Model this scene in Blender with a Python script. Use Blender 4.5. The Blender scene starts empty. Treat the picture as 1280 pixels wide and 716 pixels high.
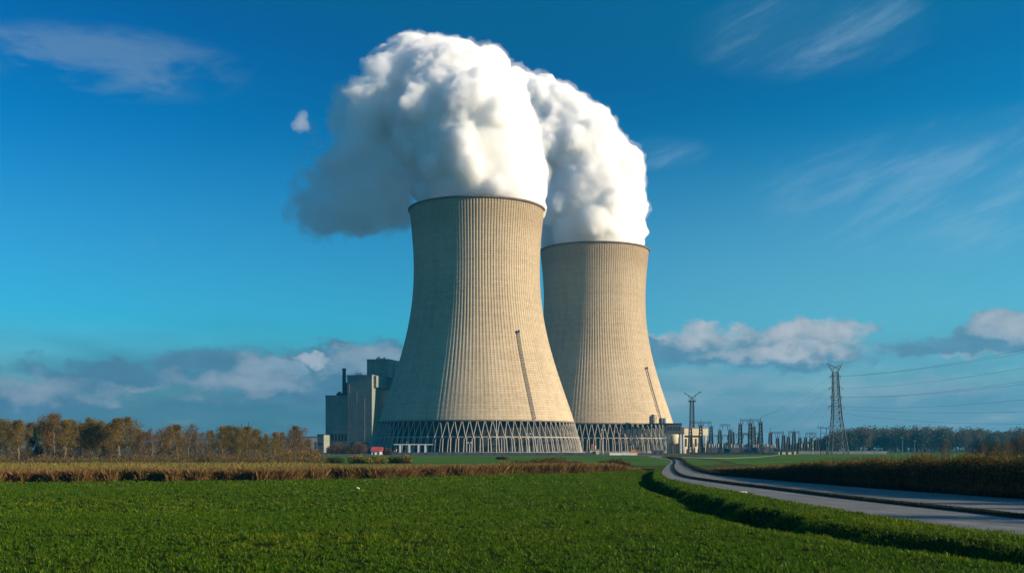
import bpy, math, random
import numpy as np
from mathutils import Vector, Matrix, noise as mnoise

R = math.radians
rng = np.random.default_rng(7)
random.seed(7)
scene = bpy.context.scene
COL = scene.collection

# ------------------------------------------------------------------ camera
F, HX, HY, CAMZ = 1400.0, 640.0, 560.0, 3.0          # focal length and horizon in 1280-wide pixels
cd = bpy.data.cameras.new('camera')
cam = bpy.data.objects.new('camera', cd)
COL.objects.link(cam)
cam.location = (0, 0, CAMZ)
cam.rotation_euler = (R(90), 0, 0)
cd.sensor_width = 36
cd.lens = 36 * F / 1280
cd.shift_y = (HY - 358) / 1280
cd.clip_start = 0.1
cd.clip_end = 20000
scene.camera = cam

# ------------------------------------------------------------------ render / view
scene.render.engine = 'CYCLES'
scene.view_settings.view_transform = 'Standard'
scene.view_settings.look = 'None'
scene.view_settings.gamma = 1
scene.view_settings.use_curve_mapping = False
EXPOSURE = 0.78
scene.view_settings.exposure = EXPOSURE
cy = scene.cycles
cy.use_denoising = True
cy.max_bounces = 32
cy.diffuse_bounces = 3
cy.glossy_bounces = 2
cy.transmission_bounces = 3
cy.volume_bounces = 28
cy.transparent_max_bounces = 24
cy.sample_clamp_indirect = 6

# ------------------------------------------------------------------ sun and sky
SUN_EL, SUN_AZ = 17.0, 74.0        # azimuth from «straight back over the shoulder» towards the right
sdir = Vector((math.sin(R(SUN_AZ)) * math.cos(R(SUN_EL)), -math.cos(R(SUN_AZ)) * math.cos(R(SUN_EL)), math.sin(R(SUN_EL))))
sl = bpy.data.lights.new('sun', 'SUN')
sl.energy = 5.0
sl.angle = R(0.5)
sl.color = (1.0, 0.80, 0.56)
so = bpy.data.objects.new('sun', sl)
so.rotation_euler = (-sdir).to_track_quat('-Z', 'Y').to_euler()
so.location = (300, -100, 300)
COL.objects.link(so)


class NT:
    """small helper that wires shader nodes"""
    def __init__(s, tree):
        s.t = tree
        s.t.nodes.clear()

    def n(s, typ, **kw):
        nd = s.t.nodes.new(typ)
        for k, v in kw.items():
            setattr(nd, k, v)
        return nd

    def set(s, sock, v):
        if isinstance(v, bpy.types.NodeSocket):
            s.t.links.new(v, sock)
        elif v is not None:
            if sock.type == 'RGBA' and len(v) == 3:
                v = (*v, 1)
            sock.default_value = v

    def m(s, op, a, b=None, c=None, clamp=False):
        nd = s.n('ShaderNodeMath', operation=op)
        nd.use_clamp = clamp
        s.set(nd.inputs[0], a)
        if b is not None:
            s.set(nd.inputs[1], b)
        if c is not None:
            s.set(nd.inputs[2], c)
        return nd.outputs[0]

    def mix(s, f, a, b, typ='MIX'):
        nd = s.n('ShaderNodeMix', data_type='RGBA', blend_type=typ)
        s.set(nd.inputs[0], f)
        s.set(nd.inputs[6], a)
        s.set(nd.inputs[7], b)
        return nd.outputs[2]

    def comb(s, x, y, z):
        nd = s.n('ShaderNodeCombineXYZ')
        for i, v in enumerate((x, y, z)):
            s.set(nd.inputs[i], v)
        return nd.outputs[0]

    def noise(s, vec, scale, detail=4, rough=0.55, dist=0.0, dims='3D'):
        nd = s.n('ShaderNodeTexNoise', noise_dimensions=dims)
        s.set(nd.inputs['Vector'], vec)
        nd.inputs['Scale'].default_value = scale
        nd.inputs['Detail'].default_value = detail
        nd.inputs['Roughness'].default_value = rough
        nd.inputs['Distortion'].default_value = dist
        return nd.outputs[0]

    def sstep(s, x, a, b):
        nd = s.n('ShaderNodeMapRange', interpolation_type='SMOOTHSTEP')
        s.set(nd.inputs[0], x)
        nd.inputs[1].default_value = a
        nd.inputs[2].default_value = b
        return nd.outputs[0]

    def ramp(s, x, stops):
        nd = s.n('ShaderNodeValToRGB')
        cr = nd.color_ramp
        while len(cr.elements) < len(stops):
            cr.elements.new(0.5)
        for e, (p, c) in zip(cr.elements, stops):
            e.position = p
            e.color = (*c, 1)
        s.set(nd.inputs[0], x)
        return nd.outputs[0]


def build_world():
    w = bpy.data.worlds.new('World')
    scene.world = w
    w.use_nodes = True
    k = NT(w.node_tree)
    tc = k.n('ShaderNodeTexCoord').outputs['Generated']
    sep = k.n('ShaderNodeSeparateXYZ')
    k.set(sep.inputs[0], tc)
    dx, dy, dz = sep.outputs
    hl = k.m('SQRT', k.m('ADD', k.m('MULTIPLY', dx, dx), k.m('MULTIPLY', dy, dy)))
    az = k.m('ARCTAN2', dx, dy)                       # compass angle
    el = k.m('DIVIDE', dz, k.m('MAXIMUM', hl, 0.02))    # tangent of the elevation

    sky = k.n('ShaderNodeTexSky', sky_type='NISHITA')
    sky.sun_disc = False
    sky.sun_elevation = R(SUN_EL)
    sky.sun_rotation = R(180 - SUN_AZ)
    sky.air_density = 1.0
    sky.dust_density = 0.4
    sky.ozone_density = 2.5
    sky.altitude = 100
    hs = k.n('ShaderNodeHueSaturation')
    hs.inputs['Hue'].default_value = 0.488
    hs.inputs['Saturation'].default_value = 1.45
    hs.inputs['Value'].default_value = 1.0
    k.set(hs.inputs['Color'], sky.outputs[0])
    base = k.mix(1.0, hs.outputs[0], SKY_TINT, 'MULTIPLY')
    # clamp away negative channels from the saturation boost
    # deeper, cooler blue: every channel stretched about its own floor
    ss = k.n('ShaderNodeSeparateColor')
    k.set(ss.inputs[0], base)
    r_ = k.m('MAXIMUM', k.m('MULTIPLY_ADD', ss.outputs[0], 0.75, -0.135), 0.0012)
    g_ = k.m('MAXIMUM', k.m('MULTIPLY_ADD', ss.outputs[1], 1.25, -0.104), 0.105)
    b_ = k.m('MAXIMUM', k.m('MULTIPLY_ADD', ss.outputs[2], 1.75, -0.335), 0.27)
    cc_ = k.n('ShaderNodeCombineColor')
    for i_, v_ in enumerate((r_, g_, b_)):
        k.set(cc_.inputs[i_], v_)
    base = cc_.outputs[0]

    gain = k.m('ADD', 1.0, k.m('MULTIPLY', k.sstep(az, -0.02, 0.42), 0.34))
    gv = k.comb(gain, gain, k.m('ADD', 1.0, k.m('MULTIPLY', k.m('SUBTRACT', gain, 1.0), 0.6)))
    base = k.mix(1.0, base, gv, 'MULTIPLY')
    pale = k.m('MULTIPLY', k.sstep(el, 0.30, 0.09), k.m('ADD', 0.55, k.m('MULTIPLY', k.sstep(az, -0.15, 0.30), 0.75)))
    base = k.mix(k.m('MULTIPLY', pale, 0.42), base, (0.21, 0.41, 0.56))

    def A(px):
        return math.atan((px - HX) / F)

    def E(px, py):
        return (HY - py) / F * math.cos(A(px))

    def fbm(du, dv, scale, stretch, seed, detail=7, rough=0.6):
        v = k.comb(k.m('ADD', az, du), k.m('MULTIPLY', k.m('ADD', el, dv), stretch), seed)
        return k.noise(v, scale, detail, rough)

    def blob(cx, cyy, rx, ry, flat=1.0):
        """1 in the middle of an ellipse on the sky, 0 at its edge and below; flat > 1 cuts the underside shorter"""
        a = k.m('DIVIDE', k.m('SUBTRACT', W[0], A(cx)), rx / F)
        e0 = k.m('DIVIDE', k.m('SUBTRACT', W[1], E(cx, cyy)), ry / F)
        e = k.m('MAXIMUM', e0, k.m('MULTIPLY', e0, -flat))
        d = k.m('ADD', k.m('MULTIPLY', a, a), k.m('MULTIPLY', e, e))
        return k.m('SUBTRACT', 1.0, d)

    W = [az, el]

    def union(bs):
        o = bs[0]
        for b in bs[1:]:
            o = k.m('MAXIMUM', o, b)
        return k.m('MAXIMUM', o, -1.5)

    col = base
    # high thin veil and streaks
    rot = R(24)
    ca, sa = math.cos(rot), math.sin(rot)
    ru = k.m('ADD', k.m('MULTIPLY', az, ca), k.m('MULTIPLY', el, sa))
    rv = k.m('SUBTRACT', k.m('MULTIPLY', el, ca), k.m('MULTIPLY', az, sa))
    cir = k.noise(k.comb(ru, k.m('MULTIPLY', rv, 4.5), 3.1), 9.0, 8, 0.62, 0.35)
    m1 = k.sstep(union([blob(1010, 40, 150, 60), blob(1220, 235, 260, 95), blob(830, 192, 60, 22)]), -0.2, 0.9)
    a1 = k.m('MULTIPLY', k.sstep(cir, 0.44, 0.74), m1)
    col = k.mix(k.m('ADD', k.m('MULTIPLY', a1, 0.28), k.m('MULTIPLY', k.m('MULTIPLY', m1, cir), 0.12)), col, (0.32, 0.50, 0.66))
    cir2 = k.noise(k.comb(az, k.m('MULTIPLY', el, 2.6), 8.3), 11.0, 7, 0.6, 0.3)
    m2 = k.sstep(union([blob(140, 78, 170, 48), blob(40, 60, 120, 26), blob(172, 302, 26, 10)]), -0.1, 0.8)
    a2 = k.m('MULTIPLY', k.sstep(cir2, 0.40, 0.66), m2)
    col = k.mix(k.m('MULTIPLY', a2, 0.42), col, (0.20, 0.32, 0.45))

    # low grey-blue layer with soft streaks along the horizon
    lay = fbm(0, 0, 12.0, 4.0, 1.7, 6, 0.55)
    hgt = k.sstep(k.m('ADD', el, k.m('MULTIPLY', k.m('SUBTRACT', lay, 0.5), 0.05)), 0.120, 0.030)
    laycol = k.ramp(lay, [(0.30, (0.060, 0.150, 0.215)), (0.52, (0.085, 0.175, 0.240)), (0.72, (0.17, 0.245, 0.305))])
    layr = k.ramp(lay, [(0.30, (0.115, 0.225, 0.310)), (0.52, (0.155, 0.270, 0.355)), (0.72, (0.30, 0.36, 0.42))])
    laycol = k.mix(k.sstep(az, -0.10, 0.16), laycol, layr)
    col = k.mix(k.m('MULTIPLY', hgt, 0.94), col, laycol)

    # billowing outline: the sky directions are stirred before the clouds are placed
    wa = k.noise(k.comb(az, k.m('MULTIPLY', el, 1.5), 21.0), 26.0, 7, 0.6)
    wb = k.noise(k.comb(az, k.m('MULTIPLY', el, 1.5), 37.0), 26.0, 7, 0.6)
    W[0] = k.m('ADD', az, k.m('MULTIPLY', k.m('SUBTRACT', wa, 0.5), 0.085))
    W[1] = k.m('ADD', el, k.m('MULTIPLY', k.m('SUBTRACT', wb, 0.5), 0.042))
    # heaped clouds: a grey-blue body with ragged top, and the sunlit heads on it
    def cumulus(c, body, heads, scale, stretch, seed, shade, lit, alpha, soft=0.75, amp=1.9, hs_=0.9):
        f0 = fbm(0, 0, scale, stretch, seed, 8, 0.56)
        f2 = fbm(0, 0, scale * 2.1, stretch * 0.8, seed + 4.4, 6, 0.55)
        d0 = k.m('ADD', k.m('MULTIPLY', k.m('SUBTRACT', f0, 0.5), amp), union(body))
        den = k.sstep(d0, 0.02, soft)
        hd = k.m('ADD', k.m('MULTIPLY', k.m('SUBTRACT', f2, 0.5), 2.2), union(heads))
        hd = k.m('ADD', hd, k.m('MULTIPLY', k.m('SUBTRACT', f0, 0.5), 1.2))
        li = k.sstep(hd, -0.45, hs_ + 0.55)
        sh2 = k.mix(k.sstep(f2, 0.35, 0.7), shade, tuple(v * 1.25 for v in shade))
        return k.mix(k.m('MULTIPLY', den, alpha), c, k.mix(li, sh2, lit))

    col = cumulus(col, [blob(330, 476, 220, 40, 1.3), blob(130, 472, 120, 26), blob(405, 454, 110, 26), blob(40, 492, 120, 30), blob(480, 462, 110, 40)],
                  [blob(20, 484, 90, 20), blob(335, 462, 60, 18), blob(300, 480, 90, 16), blob(180, 492, 90, 12), blob(460, 450, 70, 18)],
                  15, 1.9, 4.2, (0.085, 0.165, 0.245), (0.34, 0.37, 0.43), 0.9, 0.7, 2.3)
    col = cumulus(col, [blob(393, 449, 28, 12, 1.5), blob(360, 458, 36, 9)], [blob(396, 447, 24, 11)], 30, 1.5, 9.4, (0.24, 0.32, 0.40), (0.56, 0.57, 0.61), 0.75, 0.8, 2.4)
    col = cumulus(col, [blob(965, 440, 190, 24), blob(1018, 426, 92, 36, 1.6), blob(890, 428, 82, 30, 1.6), blob(828, 438, 70, 26)],
                  [blob(893, 411, 84, 22), blob(1012, 412, 100, 32), blob(985, 440, 110, 13), blob(820, 416, 34, 11)],
                  19, 1.5, 6.6, (0.105, 0.205, 0.290), (0.56, 0.53, 0.545), 0.95, 0.65, 2.2)
    col = cumulus(col, [blob(1235, 430, 105, 24, 1.5), blob(1270, 412, 60, 26, 1.5), blob(1180, 436, 50, 12)],
                  [blob(1262, 404, 60, 20), blob(1225, 450, 60, 9)], 19, 1.5, 2.9, (0.105, 0.205, 0.295), (0.46, 0.47, 0.50), 0.95, 0.7, 2.3)
    col = cumulus(col, [blob(910, 474, 130, 18), blob(1160, 486, 140, 18), blob(900, 510, 120, 12)], [blob(910, 472, 120, 16), blob(1160, 484, 120, 14)],
                  11, 3.0, 5.5, (0.20, 0.31, 0.40), (0.34, 0.40, 0.45), 0.45, 1.2)

    bg = k.n('ShaderNodeBackground')
    k.set(bg.inputs['Color'], col)
    # the layers above are in display units; one strength scales sky and cloud alike
    bg.inputs['Strength'].default_value = 2 ** -EXPOSURE
    out = k.n('ShaderNodeOutputWorld')
    k.t.links.new(bg.outputs[0], out.inputs[0])


SKY_TINT = (0.085, 0.100, 0.110)
build_world()

# ------------------------------------------------------------------ small tools
def X(px, d):
    return (px - HX) / F * d


def Z(py, d):
    return CAMZ + (HY - py) / F * d


def G(px, py, z=0.0):
    d = F * (CAMZ - z) / (py - HY)
    return (X(px, d), d)


def tag(o, label=None, cat=None, group=None, kind=None):
    if label:
        o['label'] = label
    if cat:
        o['category'] = cat
    if group:
        o['group'] = group
    if kind:
        o['kind'] = kind
    return o


def empty(name, loc=(0, 0, 0), rz=0.0):
    o = bpy.data.objects.new(name, None)
    o.location = loc
    o.rotation_euler = (0, 0, rz)
    o.empty_display_size = 0.5
    COL.objects.link(o)
    return o


def link_mesh(name, me, mats, parent=None):
    if not isinstance(mats, (list, tuple)):
        mats = [mats]
    for m in mats:
        me.materials.append(m)
    o = bpy.data.objects.new(name, me)
    COL.objects.link(o)
    o.parent = parent
    return o


def np_mesh(name, V, k=None, faces=None, tint=None, smooth=False, mi=None):
    """mesh from numpy: V (n,3); either k verts per face in order, or faces (m,k)"""
    V = np.asarray(V, dtype=np.float32).reshape(-1, 3)
    if faces is None:
        faces = np.arange(len(V)).reshape(-1, k)
    faces = np.asarray(faces, dtype=np.int32)
    k = faces.shape[1]
    me = bpy.data.meshes.new(name)
    me.vertices.add(len(V))
    me.vertices.foreach_set('co', V.ravel())
    me.loops.add(faces.size)
    me.loops.foreach_set('vertex_index', faces.ravel())
    me.polygons.add(len(faces))
    me.polygons.foreach_set('loop_start', np.arange(0, faces.size, k, dtype=np.int32))
    me.polygons.foreach_set('use_smooth', np.full(len(faces), smooth))
    if mi is not None:
        me.polygons.foreach_set('material_index', np.asarray(mi, dtype=np.int32))
    if tint is not None:
        at = me.attributes.new('tint', 'FLOAT_COLOR', 'FACE')
        c = np.ones((len(faces), 4), dtype=np.float32)
        c[:, :3] = tint
        at.data.foreach_set('color', c.ravel())
    me.update(calc_edges=True)
    return me


class MB:
    """collects boxes, bars and tubes into one mesh"""
    def __init__(s):
        s.v, s.f, s.mi = [], [], []

    def add(s, vs, fs, mi=0):
        b = len(s.v)
        s.v += [tuple(v) for v in vs]
        s.f += [tuple(i + b for i in f) for f in fs]
        s.mi += [mi] * len(fs)

    def box(s, x0, x1, y0, y1, z0, z1, mi=0):
        vs = [(x, y, z) for z in (z0, z1) for y in (y0, y1) for x in (x0, x1)]
        s.add(vs, [(0, 2, 3, 1), (4, 5, 7, 6), (0, 1, 5, 4), (2, 6, 7, 3), (0, 4, 6, 2), (1, 3, 7, 5)], mi)

    def bar(s, p, q, w, w2=None, mi=0, n=4):
        p, q = Vector(p), Vector(q)
        w2 = w if w2 is None else w2
        d = (q - p).normalized()
        a = d.cross(Vector((0, 0, 1)))
        if a.length < 1e-3:
            a = Vector((1, 0, 0))
        a.normalize()
        b = d.cross(a)
        vs = []
        for c, r in ((p, w), (q, w2)):
            for i in range(n):
                t = 2 * math.pi * (i + 0.5) / n
                vs.append(c + a * (math.cos(t) * r) + b * (math.sin(t) * r))
        fs = [(i, (i + 1) % n, n + (i + 1) % n, n + i) for i in range(n)]
        fs += [tuple(range(n - 1, -1, -1)), tuple(range(n, 2 * n))]
        s.add(vs, fs, mi)

    def path(s, pts, w, n=4, mi=0):
        for p, q in zip(pts[:-1], pts[1:]):
            s.bar(p, q, w, w, mi, n)

    def lathe(s, prof, n=24, c=(0, 0), mi=0, cap=True):
        vs = []
        for r, z in prof:
            for i in range(n):
                t = 2 * math.pi * i / n
                vs.append((c[0] + r * math.cos(t), c[1] + r * math.sin(t), z))
        fs = []
        for j in range(len(prof) - 1):
            for i in range(n):
                fs.append((j * n + i, j * n + (i + 1) % n, (j + 1) * n + (i + 1) % n, (j + 1) * n + i))
        if cap:
            fs.append(tuple(range(n - 1, -1, -1)))
            fs.append(tuple(range((len(prof) - 1) * n, len(prof) * n)))
        s.add(vs, fs, mi)

    def build(s, name, mats, parent=None, smooth=False):
        me = bpy.data.meshes.new(name)
        me.from_pydata(s.v, [], s.f)
        if any(s.mi):
            me.polygons.foreach_set('material_index', s.mi)
        if smooth:
            me.polygons.foreach_set('use_smooth', [True] * len(s.f))
        return link_mesh(name, me, mats, parent)


def mat(name, fn):
    m = bpy.data.materials.new(name)
    m.use_nodes = True
    k = NT(m.node_tree)
    out = k.n('ShaderNodeOutputMaterial')
    fn(k, out)
    return m


def pbr(k, out, col, rough=0.8, bump=None, bstr=0.3, bdist=0.1, metal=0.0, spec=0.3):
    b = k.n('ShaderNodeBsdfPrincipled')
    k.set(b.inputs['Base Color'], col)
    k.set(b.inputs['Roughness'], rough)
    b.inputs['Metallic'].default_value = metal
    b.inputs['Specular IOR Level'].default_value = spec
    if bump is not None:
        bn = k.n('ShaderNodeBump')
        bn.inputs['Strength'].default_value = bstr
        bn.inputs['Distance'].default_value = bdist
        k.set(bn.inputs['Height'], bump)
        k.t.links.new(bn.outputs[0], b.inputs['Normal'])
    k.t.links.new(b.outputs[0], out.inputs[0])
    return b


def simple(name, c, rough=0.75, var=0.25, scale=0.6, metal=0.0):
    def f(k, out):
        p = k.n('ShaderNodeTexCoord').outputs['Object']
        nz = k.noise(p, scale, 6, 0.6)
        lo = tuple(v * (1 - var) for v in c)
        hi = tuple(min(1, v * (1 + var)) for v in c)
        pbr(k, out, k.ramp(nz, [(0.3, lo), (0.7, hi)]), rough, nz, 0.2, 0.05, metal)
    return mat(name, f)


def leafy(name, trans=0.35, gain=1.0, gloss=0.0):
    def f(k, out):
        c = k.n('ShaderNodeAttribute', attribute_name='tint').outputs['Color']
        if gain != 1.0:
            c = k.mix(1.0, c, (gain, gain, gain), 'MULTIPLY')
        d = k.n('ShaderNodeBsdfDiffuse')
        t = k.n('ShaderNodeBsdfTranslucent')
        k.set(d.inputs[0], c)
        k.set(t.inputs[0], c)
        mx = k.n('ShaderNodeMixShader')
        mx.inputs[0].default_value = trans
        k.t.links.new(d.outputs[0], mx.inputs[1])
        k.t.links.new(t.outputs[0], mx.inputs[2])
        res = mx.outputs[0]
        if gloss:
            gl = k.n('ShaderNodeBsdfGlossy')
            gl.inputs['Roughness'].default_value = 0.42
            gl.inputs['Color'].default_value = (0.9, 0.95, 0.8, 1)
            m2 = k.n('ShaderNodeMixShader')
            m2.inputs[0].default_value = gloss
            k.t.links.new(res, m2.inputs[1])
            k.t.links.new(gl.outputs[0], m2.inputs[2])
            res = m2.outputs[0]
        k.t.links.new(res, out.inputs[0])
    return mat(name, f)


def m_shell(k, out):
    uv = k.n('ShaderNodeUVMap').outputs[0]
    sep = k.n('ShaderNodeSeparateXYZ')
    k.set(sep.inputs[0], uv)
    u, v = sep.outputs[0], sep.outputs[1]
    obj = k.n('ShaderNodeTexCoord').outputs['Object']
    wn = k.n('ShaderNodeTexWhiteNoise', noise_dimensions='2D')
    k.set(wn.inputs['Vector'], k.comb(k.m('FLOOR', u), k.m('FLOOR', v), 0))
    wl = k.n('ShaderNodeTexWhiteNoise', noise_dimensions='1D')
    k.set(wl.inputs['W'], k.m('FLOOR', v))
    fv = k.m('FRACT', v)
    joint = k.m('LESS_THAN', k.m('ABSOLUTE', k.m('SUBTRACT', fv, 0.5)), 0.40)     # 0 in the joint between two lifts
    fu = k.m('FRACT', u)
    rib = k.m('LESS_THAN', k.m('ABSOLUTE', k.m('SUBTRACT', fu, 0.27)), 0.20)
    big = k.noise(obj, 0.035, 6, 0.6)
    streak = k.noise(k.comb(k.m('MULTIPLY', u, 0.35), k.m('MULTIPLY', v, 0.02), 1.0), 1.0, 5, 0.65)
    t = k.m('ADD', k.m('MULTIPLY', wn.outputs[0], 0.16), k.m('MULTIPLY', wl.outputs[0], 0.10))
    t = k.m('ADD', t, k.m('MULTIPLY', big, 0.40))
    t = k.m('ADD', t, k.m('MULTIPLY', streak, 0.46))
    c = k.ramp(t, [(0.28, (0.315, 0.249, 0.164)), (0.56, (0.455, 0.363, 0.240)), (0.84, (0.555, 0.450, 0.308))])
    c = k.mix(k.m('MULTIPLY', k.m('SUBTRACT', 1.0, joint), 0.36), c, (0.16, 0.135, 0.10))
    c = k.mix(k.m('MULTIPLY', rib, 0.10), c, (0.20, 0.165, 0.12))
    run = k.noise(k.comb(k.m('MULTIPLY', u, 0.9), k.m('MULTIPLY', v, 0.012), 5.0), 1.0, 4, 0.6)
    c = k.mix(k.m('MULTIPLY', k.sstep(run, 0.56, 0.74), 0.30), c, (0.21, 0.165, 0.11))
    # soot and damp stain band just under the rim
    so_ = k.sstep(k.m('ADD', v, k.m('MULTIPLY', streak, 10)), 93, 104)
    c = k.mix(k.m('MULTIPLY', so_, 0.35), c, (0.24, 0.17, 0.09))
    hgt = k.m('ADD', k.m('MULTIPLY', joint, 0.5), k.m('MULTIPLY', wn.outputs[0], 0.3))
    pbr(k, out, c, 0.9, hgt, 0.55, 0.25, spec=0.15)


M = {}
M['shell'] = mat('ribbed_concrete', m_shell)
M['conc'] = simple('leg_concrete', (0.33, 0.30, 0.255), 0.9, 0.2, 0.3)
M['concgrey'] = simple('grey_concrete', (0.20, 0.20, 0.195), 0.9, 0.25, 0.2)
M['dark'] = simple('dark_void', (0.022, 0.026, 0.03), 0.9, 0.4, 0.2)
M['rim'] = simple('rim_concrete', (0.14, 0.11, 0.08), 0.9, 0.3, 0.3)
M['steel'] = simple('grey_steel', (0.080, 0.090, 0.100), 0.55, 0.3, 0.4, 0.2)
M['darksteel'] = simple('dark_steel', (0.026, 0.034, 0.042), 0.55, 0.3, 0.4, 0.2)
M['pale'] = simple('pale_steel', (0.50, 0.50, 0.48), 0.6, 0.15, 0.4)
M['white'] = simple('white_paint', (0.74, 0.73, 0.70), 0.6, 0.08, 0.8)
M['red'] = simple('red_roof_paint', (0.42, 0.055, 0.045), 0.6, 0.2, 0.5)
M['orange'] = simple('orange_paint', (0.55, 0.22, 0.06), 0.6, 0.2, 0.5)
M['beige'] = simple('beige_render', (0.52, 0.45, 0.30), 0.85, 0.12, 0.25)
M['bark'] = simple('bark', (0.11, 0.085, 0.055), 0.95, 0.4, 1.5)
M['birch'] = simple('pale_bark', (0.26, 0.20, 0.12), 0.9, 0.4, 1.2)
M['glass'] = simple('dark_window_glass', (0.025, 0.035, 0.045), 0.12, 0.1, 0.5)
M['rubber'] = simple('black_rubber', (0.02, 0.02, 0.02), 0.9, 0.2, 2)
M['leaf'] = leafy('leaves', 0.35)
M['grass'] = leafy('grass_blades', 0.40, 1.0, 0.010)
M['reed'] = leafy('dry_stalks', 0.25)


def m_clad(k, out):
    p = k.n('ShaderNodeTexCoord').outputs['Object']
    geo = k.n('ShaderNodeSeparateXYZ')
    k.set(geo.inputs[0], p)
    ux = k.m('ADD', geo.outputs[0], geo.outputs[1])
    gu = k.m('FRACT', k.m('DIVIDE', ux, 1.9))
    gv = k.m('FRACT', k.m('DIVIDE', geo.outputs[2], 1.7))
    ln = k.m('MAXIMUM', k.m('LESS_THAN', gu, 0.12), k.m('LESS_THAN', gv, 0.14))
    wn = k.n('ShaderNodeTexWhiteNoise', noise_dimensions='2D')
    k.set(wn.inputs['Vector'], k.comb(k.m('FLOOR', k.m('DIVIDE', ux, 1.9)), k.m('FLOOR', k.m('DIVIDE', geo.outputs[2], 1.7)), 0))
    big = k.noise(p, 0.08, 5, 0.6)
    c = k.ramp(k.m('ADD', k.m('MULTIPLY', big, 0.7), k.m('MULTIPLY', wn.outputs[0], 0.3)), [(0.3, (0.19, 0.215, 0.175)), (0.7, (0.26, 0.285, 0.235))])
    c = k.mix(k.m('MULTIPLY', ln, 0.45), c, (0.09, 0.10, 0.09))
    pbr(k, out, c, 0.6, k.m('SUBTRACT', 1.0, ln), 0.3, 0.1)


M['clad'] = mat('panel_cladding', m_clad)


def ground_mat(name, stops, s1=0.15, s2=3.0, bstr=0.6, bdist=0.08):
    def f(k, out):
        p = k.n('ShaderNodeTexCoord').outputs['Object']
        a = k.noise(p, s1, 8, 0.65)
        b = k.noise(p, s2, 6, 0.7)
        t = k.m('ADD', k.m('MULTIPLY', a, 0.55), k.m('MULTIPLY', b, 0.45))
        pbr(k, out, k.ramp(t, stops), 1.0, b, bstr, bdist, spec=0.0)
    return mat(name, f)


M['terrain'] = ground_mat('rough_ground', [(0.35, (0.045, 0.055, 0.022)), (0.5, (0.075, 0.085, 0.035)), (0.65, (0.11, 0.10, 0.05))], 0.02, 0.6)
M['soil'] = ground_mat('field_soil_and_sward', [(0.35, (0.010, 0.016, 0.005)), (0.5, (0.016, 0.030, 0.007)), (0.66, (0.028, 0.046, 0.011))], 0.12, 4.0)
M['meadow'] = ground_mat('far_meadow', [(0.36, (0.040, 0.085, 0.024)), (0.5, (0.062, 0.135, 0.030)), (0.62, (0.105, 0.165, 0.045))], 0.05, 0.5, 0.8, 0.3)
M['yard'] = ground_mat('plant_yard', [(0.35, (0.07, 0.075, 0.075)), (0.5, (0.10, 0.10, 0.10)), (0.66, (0.15, 0.145, 0.135))], 0.05, 0.6)
M['drybase'] = ground_mat('dry_grass_litter', [(0.35, (0.07, 0.05, 0.02)), (0.5, (0.11, 0.085, 0.03)), (0.66, (0.16, 0.125, 0.05))], 0.1, 2.0)


def m_road(k, out):
    p = k.n('ShaderNodeTexCoord').outputs['Object']
    uv = k.n('ShaderNodeUVMap').outputs[0]
    sep = k.n('ShaderNodeSeparateXYZ')
    k.set(sep.inputs[0], uv)
    a = k.noise(p, 0.35, 7, 0.6)
    b = k.noise(p, 14.0, 4, 0.7)
    st = k.noise(k.comb(k.m('MULTIPLY', sep.outputs[0], 16), k.m('MULTIPLY', sep.outputs[1], 0.04), 0), 1.0, 5, 0.6)
    t = k.m('ADD', k.m('ADD', k.m('MULTIPLY', a, 0.35), k.m('MULTIPLY', b, 0.25)), k.m('MULTIPLY', st, 0.4))
    c = k.ramp(t, [(0.33, (0.088, 0.087, 0.084)), (0.5, (0.150, 0.147, 0.138)), (0.66, (0.240, 0.232, 0.212))])
    pbr(k, out, c, k.m('ADD', 0.62, k.m('MULTIPLY', st, 0.3)), b, 0.35, 0.02, spec=0.22)


M['road'] = mat('worn_asphalt', m_road)


# ------------------------------------------------------------------ ground, fields, road (the setting)
def sheet(name, outline, z, m, kind='structure', thick=None):
    me = bpy.data.meshes.new(name)
    me.from_pydata([(x, y, z) for x, y in outline], [], [tuple(range(len(outline)))])
    o = link_mesh(name, me, m)
    return tag(o, kind=kind)


def spl(pts, n):
    """Catmull-Rom through plan points, n samples"""
    P = [np.array(p, float) for p in pts]
    P = [2 * P[0] - P[1]] + P + [2 * P[-1] - P[-2]]
    segs = len(P) - 3
    outp = []
    for i in range(n):
        t = i / (n - 1) * segs
        j = min(int(t), segs - 1)
        u = t - j
        a, b, c, d = P[j:j + 4]
        outp.append(0.5 * (2 * b + (c - a) * u + (2 * a - 5 * b + 4 * c - d) * u * u + (3 * b - a - 3 * c + d) * u ** 3))
    return np.array(outp)


# edges of the road in plan, from the near right corner away into the bend
ROAD_L = [(26.0, 16.0), (19.8, 29.0)] + [G(*p) for p in ((1280, 671), (1135, 652.5), (1000, 631), (927, 617.5), (872, 608), (834, 599), (827, 590.5), (832, 583), (838, 577.5), (834, 574.0), (815, 571.4))] + [(52.0, 455.0), (30.0, 500.0)]
ROAD_R = [(62.0, 22.0), (47.0, 38.0)] + [G(*p) for p in ((1400, 633), (1280, 624), (1120, 612.5), (1020, 604.5), (960, 599.6), (888, 592.6), (866, 586), (856, 580), (853, 576.3), (845, 573.3), (824, 570.8))] + [(60.0, 464.0), (34.0, 512.0)]
NR = 220
rl, rr = spl(ROAD_L, NR), spl(ROAD_R, NR)
WS = [0.0, 0.02, 0.34, 0.40, 0.98, 1.0]


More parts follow.
